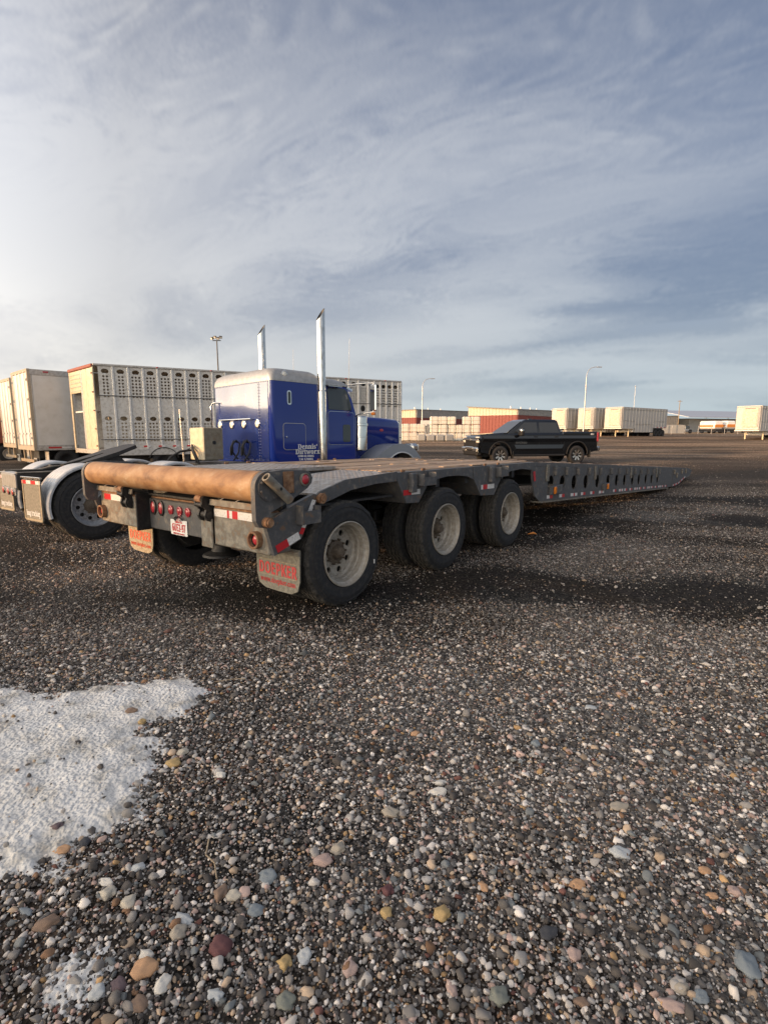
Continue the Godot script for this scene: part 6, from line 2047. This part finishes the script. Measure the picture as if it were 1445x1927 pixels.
func build_background() -> void:
	# floodlight mast
	var fx := -18.7; var fz := -60.0
	var T := thing("floodlight_mast", "slim mast with a cluster of floodlights, rising behind the livestock trailer", "light mast", xf_at(v3(fx, ground_y(fx, fz) - 0.1, fz)))
	var p := mk()
	tube(p, Vector3.ZERO, v3(0, 11.2, 0), 0.12, 0.06, 10)
	obj("pole", p, M.steel, T)
	var cr := mk()
	tube(cr, v3(-0.45, 11.2, 0), v3(0.45, 11.2, 0), 0.05, -1.0, 6)
	obj("crossbar", cr, M.black_steel, T)
	for k in 4:
		var l := mk()
		bx(l, Vector3.ZERO, v3(0.34, 0.28, 0.2), 0.04)
		var lo := obj("floodlight", l, M.black_steel, T, Transform3D(Basis(Vector3.UP, -0.6 + 0.4 * k) * Basis(Vector3.RIGHT, 0.5), v3(-0.48 + 0.32 * k, 11.42 + 0.12 * (k % 2), 0.1)))
		var g := mk()
		bx(g, v3(0, 0, 0.105), v3(0.28, 0.2, 0.01), 0.004)
		obj("lamp_glass", g, M.lens, lo)
	build_street_lamp(6.55, -90.0, 9.6, "curved grey street lamp standing by the white bale stacks")
	build_street_lamp(28.8, -75.5, 9.9, "tall curved grey street lamp rising behind the pale stock trailers")
	# stock trailers across the yard
	var bz := deg_to_rad(90.0 + 128.0)
	for q in [[33.4, -73.7, 14.0, "pale stock trailer parked rightmost in the row of three, its full side showing"], [30.4, -76.0, 14.0, "pale stock trailer standing in the middle of the row of three"], [27.2, -78.2, 14.0, "pale stock trailer half hidden by the black pickup's cab"], [45.2, -63.0, 14.0, "pale stock trailer standing alone at the right edge of the view"]]:
		build_far_trailer(Transform3D(Basis(Vector3.UP, bz), v3(q[0], ground_y(q[0], q[1]), q[1])) * Transform3D(Basis.IDENTITY, Vector3.ZERO), q[3], q[2])
	# sheds
	build_shed("red and cream metal shed whose sunny end faces the pickup", v3(21.6, 0, -85.0), v3(14.7, 0, -90.8), v3(31.8, 0, -97.3), 4.94, 5.62, 5.16, 4.15, M.cream_wall, M.grey_wall2, M.red_wall)  # shade painted in: upper walls off the sun are grey, not cream
	build_shed("red and cream metal shed behind the white bale stacks", v3(6.44, 0, -105.0), v3(-2.8, 0, -112.7), v3(19.2, 0, -120.4), 5.75, 5.6, 5.95, 4.25, M.cream_wall, M.grey_wall2, M.red_wall)  # here too grey upper walls stand for shade on the cream
	build_shed("long low white shed seen above the stock trailers", v3(34.0, 0, -128.0), v3(30.0, 0, -131.4), v3(60.0, 0, -159.0), 6.6, 6.6, 6.9, 5.5, M.van_white, M.van_white, M.van_white)
	build_shed("long grey-brown shed beyond the fence on the right", v3(85.0, 0, -152.0), v3(60.0, 0, -146.0), v3(96.0, 0, -172.0), 5.9, 5.3, 6.2, 1.6, M.grey_wall, M.grey_wall, M.grey_wall)
	build_shed("grey shed with a pale blue-grey roof beyond the tank trucks", v3(96.0, 0, -165.0), v3(90.0, 0, -170.0), v3(135.0, 0, -180.0), 5.4, 5.4, 5.4, 1.6, M.grey_wall, M.concrete, M.concrete)
	var rf := mk()
	slab(rf, [v3(93.0, 5.75, -160.0), v3(132.0, 5.75, -174.0), v3(128.0, 8.2, -186.0), v3(89.0, 8.2, -172.0)], v3(0, 0.2, 0))
	tag(obj("pitched_roof", rf, M.roof_pale), "pale blue-grey pitched metal roof over the farthest grey shed", "roof")
	# pale boarding in front of them
	var bd := thing("board_fence", "pale grey solid board fence in front of the grey-brown shed", "fence")
	for k in 3:
		var a := v3(65.3 + 2.0 * k, ground_y(65.3 + 2.0 * k, -124.0), -124.0 - 0.2 * k)
		var s := mk()
		bb(s, a + v3(0.03, -0.3, -0.05), a + v3(2.17, 2.0, 0.05), 0.02)
		obj("board", s, M.concrete, bd)
	# two tank trucks and a grey loader
	var n := 0
	for q in [[80.0, -128.0, "white and orange tank truck nearer the board fence, beyond the wire"], [83.6, -129.0, "white and orange tank truck to the right of its twin, beyond the wire"]]:
		var t := thing("tank_truck", q[2], "truck", xf_at(v3(q[0], ground_y(q[0], q[1]), q[1]), 0.15), "white and orange tank trucks")
		var b := mk()
		bx(b, v3(0, 2.0, 0), v3(2.5, 1.9, 5.0), 0.3)
		obj("tank", b, M.white_paint, t)
		var o := mk()
		bx(o, v3(0, 1.75, 2.52), v3(2.2, 0.7, 0.1), 0.03)
		bx(o, v3(0, 1.75, 0), v3(2.56, 0.6, 4.4), 0.1)
		obj("orange_band", o, M.orange, t)
		var c := mk()
		bx(c, v3(0, 0.75, 0), v3(2.2, 0.5, 5.4), 0.05)
		obj("chassis", c, M.black_steel, t)
		for wx in [-1.0, 1.0]:
			for wz in [-1.6, 1.8]:
				var w := mk()
				tube(w, v3(wx - 0.15, 0.5, wz), v3(wx + 0.15, 0.5, wz), 0.5, -1.0, 14)
				obj("wheel", w, M.tyre, t)
		n += 1
	for q in [[72.5, -127.0, "low grey machine parked beyond the wire left of the tank trucks"], [89.0, -130.0, "tall grey machine parked beyond the wire right of the tank trucks"]]:
		var t := thing("machine", q[2], "machine", xf_at(v3(q[0], ground_y(q[0], q[1]), q[1]), 0.4))
		var hh := 1.3 if q[0] < 80.0 else 2.2
		var b := mk()
		bx(b, v3(0, hh * 0.55, 0), v3(4.2, hh * 0.6, 2.0), 0.2)
		obj("body", b, M.concrete, t)
		var c := mk()
		bx(c, v3(0.8, hh * 1.05, 0), v3(1.5, hh * 0.5, 1.7), 0.15)
		obj("cab", c, M.glass, t)
		for wx in [-1.3, 1.3]:
			var w := mk()
			tube(w, v3(wx, 0.5, 0.95), v3(wx, 0.5, 1.25), 0.5, -1.0, 14)
			obj("wheel", w, M.tyre, t)
	# utility pole
	for q in [[75.8, -135.0, 8.4, "dark wooden utility pole beyond the board fence"], [66.5, -140.0, 12.5, "thin pale mast far beyond the grey-brown shed"]]:
		var t := thing("utility_pole", q[3], "pole", xf_at(v3(q[0], ground_y(q[0], q[1]) - 0.1, q[1])))
		var s := mk()
		tube(s, Vector3.ZERO, v3(0, q[2], 0), 0.12 if q[2] < 10 else 0.07, 0.08 if q[2] < 10 else 0.05, 8)
		obj("post", s, M.wood_frame if q[2] < 10 else M.galv, t)
		var c := mk()
		bx(c, v3(0, q[2] - 0.3, 0), v3(1.2 if q[2] < 10 else 0.5, 0.12, 0.12), 0.02)
		obj("crossarm", c, M.wood_frame if q[2] < 10 else M.galv, t)
	# wire fence
	var fe := thing("wire_fence", "low post-and-wire fence along the far edge of the yard", "fence")
	for k in 22:
		var x := 52.0 + 2.6 * k; var z := -104.0 + 0.05 * k
		var s := mk()
		tube(s, v3(x, ground_y(x, z) - 0.2, z), v3(x, ground_y(x, z) + 1.7, z), 0.04, -1.0, 6)
		obj("fence_post", s, M.galv, fe)
	for h in [0.5, 1.0, 1.6]:
		var s := mk()
		tube(s, v3(52.0, ground_y(60, -104.0) + h, -104.0), v3(106.6, ground_y(100, -103.0) + h, -103.0), 0.012, -1.0, 4)
		obj("fence_wire", s, M.galv, fe)
	build_bales()

func build_bales() -> void:
	# wrapped bales in three stacks; x, tier, size
	var z0 := -60.0
	var W := {"left": "nearest the blue hood", "mid": "in the middle of the yard", "right": "beside the pickup's bonnet"}
	var tiers := ["bottom", "second", "top"]
	var mesh := mk()
	bx(mesh, v3(0, 0.5, 0), v3(1.0, 0.96, 1.0), 0.09)
	mesh.generate_normals()
	var bm := mesh.commit()
	var sm := mk()
	for q in [-0.3, 0.3]:
		bx(sm, v3(q, 0.5, 0), v3(0.035, 0.975, 1.012), 0.0)
	bx(sm, v3(0, 0.5, 0), v3(1.012, 0.03, 1.008), 0.0)
	sm.generate_normals()
	var smm := sm.commit()
	var cols := {"left": [[2.45, 0.95, 2], [3.42, 0.9, 2], [4.30, 0.85, 2]], "mid": [[5.75, 0.95, 3], [6.75, 1.0, 3], [7.75, 0.9, 3], [8.6, 0.75, 2]], "right": [[9.45, 0.95, 3], [10.45, 1.0, 3]]}
	var words := ["first", "second", "third", "fourth"]
	for st in cols:
		var c := 0
		for q in cols[st]:
			for t in int(q[2]):
				var y := ground_y(q[0], z0)
				var hgt := 0.98 if st == "left" else 0.93
				var T := thing("wrapped_bale", "cream wrapped bale, %s tier, %s column of the stack %s" % [tiers[t], words[c], W[st]], "bale", xf_at(v3(q[0] + rng.randf_range(-0.03, 0.03), y + hgt * t, z0 + rng.randf_range(-0.08, 0.08)), rng.randf_range(-0.04, 0.04)), "cream wrapped bales stacked beyond the yard")
				var o := MeshInstance3D.new()
				o.mesh = bm; o.material_override = M.bale; o.name = "wrapping"
				o.scale = v3(q[1], hgt, 0.95)
				T.add_child(o, true)
				var s := MeshInstance3D.new()
				s.mesh = smm; s.material_override = M.wood_frame; s.name = "straps"
				s.scale = v3(q[1], hgt, 0.95)
				T.add_child(s, true)
			c += 1
	for k in 4:
		var s := mk()
		bx(s, v3(0, 0.38, 0), v3(0.94, 0.74, 0.7), 0.12)
		var x := 4.15 + 1.0 * k
		tag(obj("grey_sack", s, M.concrete, null, xf_at(v3(x, ground_y(x, -57.6), -57.6), 0.1 * k - 0.1)), ["grey bulk sack lying leftmost in front of the bale stacks", "grey bulk sack second from the left before the bale stacks", "grey bulk sack third from the left before the bale stacks", "grey bulk sack lying rightmost in front of the bale stacks"][k], "sack", "grey sacks before the bales")
	var wb := mk()
	bx(wb, v3(0, 1.2, 0), v3(1.9, 2.2, 0.12), 0.03)
	var bo := obj("white_board", wb, M.van_white, null, xf_at(v3(6.2, ground_y(6.2, -75.0), -75.0)))
	tag(bo, "white board with dark branching marks, standing between the bale stacks", "board")
	for k in 7:
		var s := mk()
		var x := -0.85 + 0.2 * k
		sweep(s, [v3(x, 0.4, 0.07), v3(x + 0.05, 0.9 + 0.1 * (k % 3), 0.07), v3(x - 0.03, 1.4 + 0.15 * (k % 2), 0.07), v3(x + 0.1, 1.8 - 0.12 * (k % 4), 0.07)], 0.05, 5)
		obj("dark_mark", s, M.black_steel, bo)
	var rd := thing("red_trailer", "dark red trailer showing only its tail at the left edge", "trailer", xf_at(v3(-22.6, ground_y(-18, -26.0), -27.6), deg_to_rad(47.0)))
	var b := mk()
	bb(b, v3(0, 1.1, -2.5), v3(9.0, 3.0, 0.0), 0.03)
	obj("body", b, M.rust_red, rd)
	var c := mk()
	bb(c, v3(0.3, 0.6, -2.2), v3(9.0, 1.1, -0.3))
	obj("chassis", c, M.black_steel, rd)
	for ax in [0.9, 2.2]:
		var w := mk()
		lathe(w, [Vector2(0, -0.1), Vector2(0.26, -0.08), Vector2(0.3, 0.0), Vector2(0.48, 0.0), Vector2(0.52, -0.05), Vector2(0.52, -0.26), Vector2(0, -0.26)], 24, xf_at(v3(ax, 0.5, 0.0)), false)
		obj("wheel", w, M.tyre, rd)
		var r := mk()
		lathe(r, [Vector2(0, -0.05), Vector2(0.2, -0.05), Vector2(0.29, 0.012), Vector2(0.30, 0.0)], 24, xf_at(v3(ax, 0.5, 0.0)))
		obj("rim", r, M.rim, rd)

# ---------------------------------------------------------------- sky
func sky_image() -> Image:
	var W := 2048; var H := 1024
	var im := Image.create(W, H, false, Image.FORMAT_RGBF)
	var n := FastNoiseLite.new()
	n.seed = 21; n.frequency = 0.42; n.fractal_octaves = 5; n.fractal_gain = 0.41
	n.domain_warp_enabled = true
	n.domain_warp_amplitude = 1.2
	n.domain_warp_frequency = 0.35
	var n2 := FastNoiseLite.new()
	n2.seed = 5; n2.frequency = 0.22; n2.fractal_octaves = 3
	var sa := deg_to_rad(SUN_AZ); var se := deg_to_rad(SUN_EL)
	var sun := v3(sin(sa) * cos(se), sin(se), -cos(sa) * cos(se))
	var ca := cos(deg_to_rad(-62.0)); var sn := sin(deg_to_rad(-62.0))
	for j in H:
		var el := PI / 2 - PI * (j + 0.5) / H
		for i in W:
			if el < -0.02:
				im.set_pixel(i, j, Color(.06, .05, .045))
				continue
			var az := TAU * (i + 0.5) / W
			var y := maxf(sin(el), 0.0)
			var dir := v3(sin(az) * cos(el), y, -cos(az) * cos(el))
			# a cloud sheet overhead, streaked towards the low sun's side
			var q := 1.0 / (y + 0.13)
			var px := dir.x * q; var pz := -dir.z * q
			var u := px * ca - pz * sn; var v := px * sn + pz * ca
			var a := n.get_noise_3d(u * 1.25, v * 0.62, 3.0)
			var b := n2.get_noise_3d(u * 1.1, v * 0.8, 9.0)
			var t := clampf(0.52 + 0.85 * a + 1.25 * b, 0.0, 1.0)
			t = t * t * (3.0 - 2.0 * t)
			var c := Color(.095, .14, .24).lerp(Color(.36, .388, .44), t)
			c *= lerpf(1.0, 0.76, smoothstep(0.35, 0.85, el))      # thicker cloud overhead
			# paler low down, with a clear blue-green band in places near the horizon
			var low := exp(-el / 0.16)
			var left := 0.5 - 0.5 * sin(az)
			var hz := Color(.325, .395, .42).lerp(Color(.50, .515, .49), smoothstep(0.25, 0.85, left))
			var wisps := clampf(0.55 + 0.8 * a, 0.0, 1.0)
			c = c.lerp(hz * lerpf(0.86, 1.08, wisps), clampf(low * 0.95, 0.0, 1.0))
			# glow about the veiled sun
			var g := acos(clampf(dir.dot(sun), -1.0, 1.0))
			var daz := absf(wrapf(az - sa, -PI, PI))
			var glow := 3.2 * exp(-g / 0.16) + 0.9 * exp(-g / 0.6) + 11.0 * exp(-pow(daz / 0.71, 2.0) - pow(el / 0.20, 2.0))
			c *= 1.0 + 1.5 * maxf(0.0, dir.dot(sun))          # the cloud sheet is brighter on the sun's side
			c += Color(1.0, .76, .47) * (glow * lerpf(0.7, 1.1, t))
			im.set_pixel(i, j, Color(c.r, c.g, c.b))
	return im

const SUN_AZ := -118.0
const SUN_EL := 7.2

func _ready() -> void:
	rng.seed = 20240
	nz.seed = 3; nz.frequency = 0.01; nz.fractal_octaves = 4
	nz2.seed = 8; nz2.frequency = 0.01; nz2.fractal_octaves = 3
	for p in SNOW: snow_poly.append(Vector2(p[0], p[1]))
	# camera
	var cam := Camera3D.new()
	cam.name = "camera"
	cam.fov = 89.61
	cam.near = 0.05
	cam.far = 6000.0
	cam.position = v3(0, 1.5, 0)
	cam.rotation_degrees = v3(-8.88, 0, 0)
	add_child(cam)
	cam.current = true
	# sky and exposure
	var env := Environment.new()
	var sky := Sky.new()
	var pm := PanoramaSkyMaterial.new()
	pm.panorama = ImageTexture.create_from_image(sky_image())
	sky.sky_material = pm
	env.background_mode = Environment.BG_SKY
	env.sky = sky
	env.background_energy_multiplier = 1.0
	env.ambient_light_source = Environment.AMBIENT_SOURCE_SKY
	env.tonemap_mode = Environment.TONE_MAPPER_LINEAR
	env.tonemap_exposure = 1.45
	env.sdfgi_enabled = true
	env.ssao_enabled = true
	env.ssil_enabled = true
	var we := WorldEnvironment.new()
	we.environment = env
	add_child(we)
	# low sun, behind and to the left
	var sun := DirectionalLight3D.new()
	sun.name = "sun"
	sun.light_color = Color(1.0, 0.74, 0.46)
	sun.light_energy = 0.75
	sun.light_angular_distance = 1.0
	sun.shadow_enabled = true
	var sa := deg_to_rad(SUN_AZ); var se := deg_to_rad(SUN_EL)
	sun.look_at_from_position(v3(sin(sa) * cos(se), sin(se), -cos(sa) * cos(se)) * 50.0, Vector3.ZERO)
	add_child(sun)
	make_materials()
	M.grey_wall2 = worn([[0.0, .26, .255, .24], [1.0, .36, .355, .34]], 0.2, 0.7, 0.0, 0.0, 0.02, 51)
	M.glass_car = plain(.012, .014, .016, .03)
	M.glass_car.clearcoat_enabled = true
	build_ground()
	build_trailer()
	build_tractor()
	build_livestock()
	build_van(Transform3D(Basis(Vector3.UP, deg_to_rad(90.0 - 43.0)), v3(-14.64, -0.0, -21.8)), "white box trailer with closed barn doors, next to the livestock trailer", 14.0, ground_y(-14.0, -22.0))
	build_van(Transform3D(Basis(Vector3.UP, deg_to_rad(90.0 - 43.0)), v3(-18.0, -0.0, -25.5)), "white box trailer at the left edge, its side hidden by another", 14.0, ground_y(-17.0, -25.5))
	build_pickup()
	# added, unseen: a trailer to shade the near gravel, a shed for mirrored skyline
	build_van(Transform3D(Basis(Vector3.UP, deg_to_rad(90.0 + 28.0)), v3(-16.2, 0.1, 22.6)), "added white box trailer, unseen behind the viewer, to shade the near gravel", 18.4, 0.1, "")
	build_shed("added long low grey shed, unseen beyond the left edge, for the mirrored skyline", v3(-41.0, 0, -24.0), v3(-45.0, 0, -27.0), v3(-52.0, 0, 6.0), 4.3, 4.3, 3.6, 2.5, M.grey_wall2, M.grey_wall2, M.grey_wall)
	build_background()
	build_snow()
	build_cobbles()
	build_gravel()
	# small things on the ground
	var lf := mk()
	slab(lf, [v3(0, 0, 0), v3(0.09, 0.03, 0.02), v3(0.13, 0.0, 0.06), v3(0.05, 0.02, 0.09)], v3(0, 0.008, 0))
	tag(obj("dry_leaf", lf, M.orange, null, xf_at(v3(2.30, ground_y(2.30, -8.1) + 0.02, -8.1), 0.4)), "yellow crumpled leaf on the dirt by the front trailer wheel", "leaf")
	for q in [[-0.98, -3.05, 0.3, "dry straw stalk lying just above the snow's right tip"], [-0.62, -1.62, 2.2, "thin dry twig between pale stones near the left"]]:
		var s := mk()
		sweep(s, [v3(-0.08, 0.012, 0), v3(-0.02, 0.02, 0.012), v3(0.04, 0.014, 0.0), v3(0.10, 0.02, 0.03)], 0.003, 5)
		tag(obj("dry_straw", s, M.wood_frame, null, xf_at(v3(q[0], ground_y(q[0], q[1]), q[1]), q[2])), q[3], "straw")
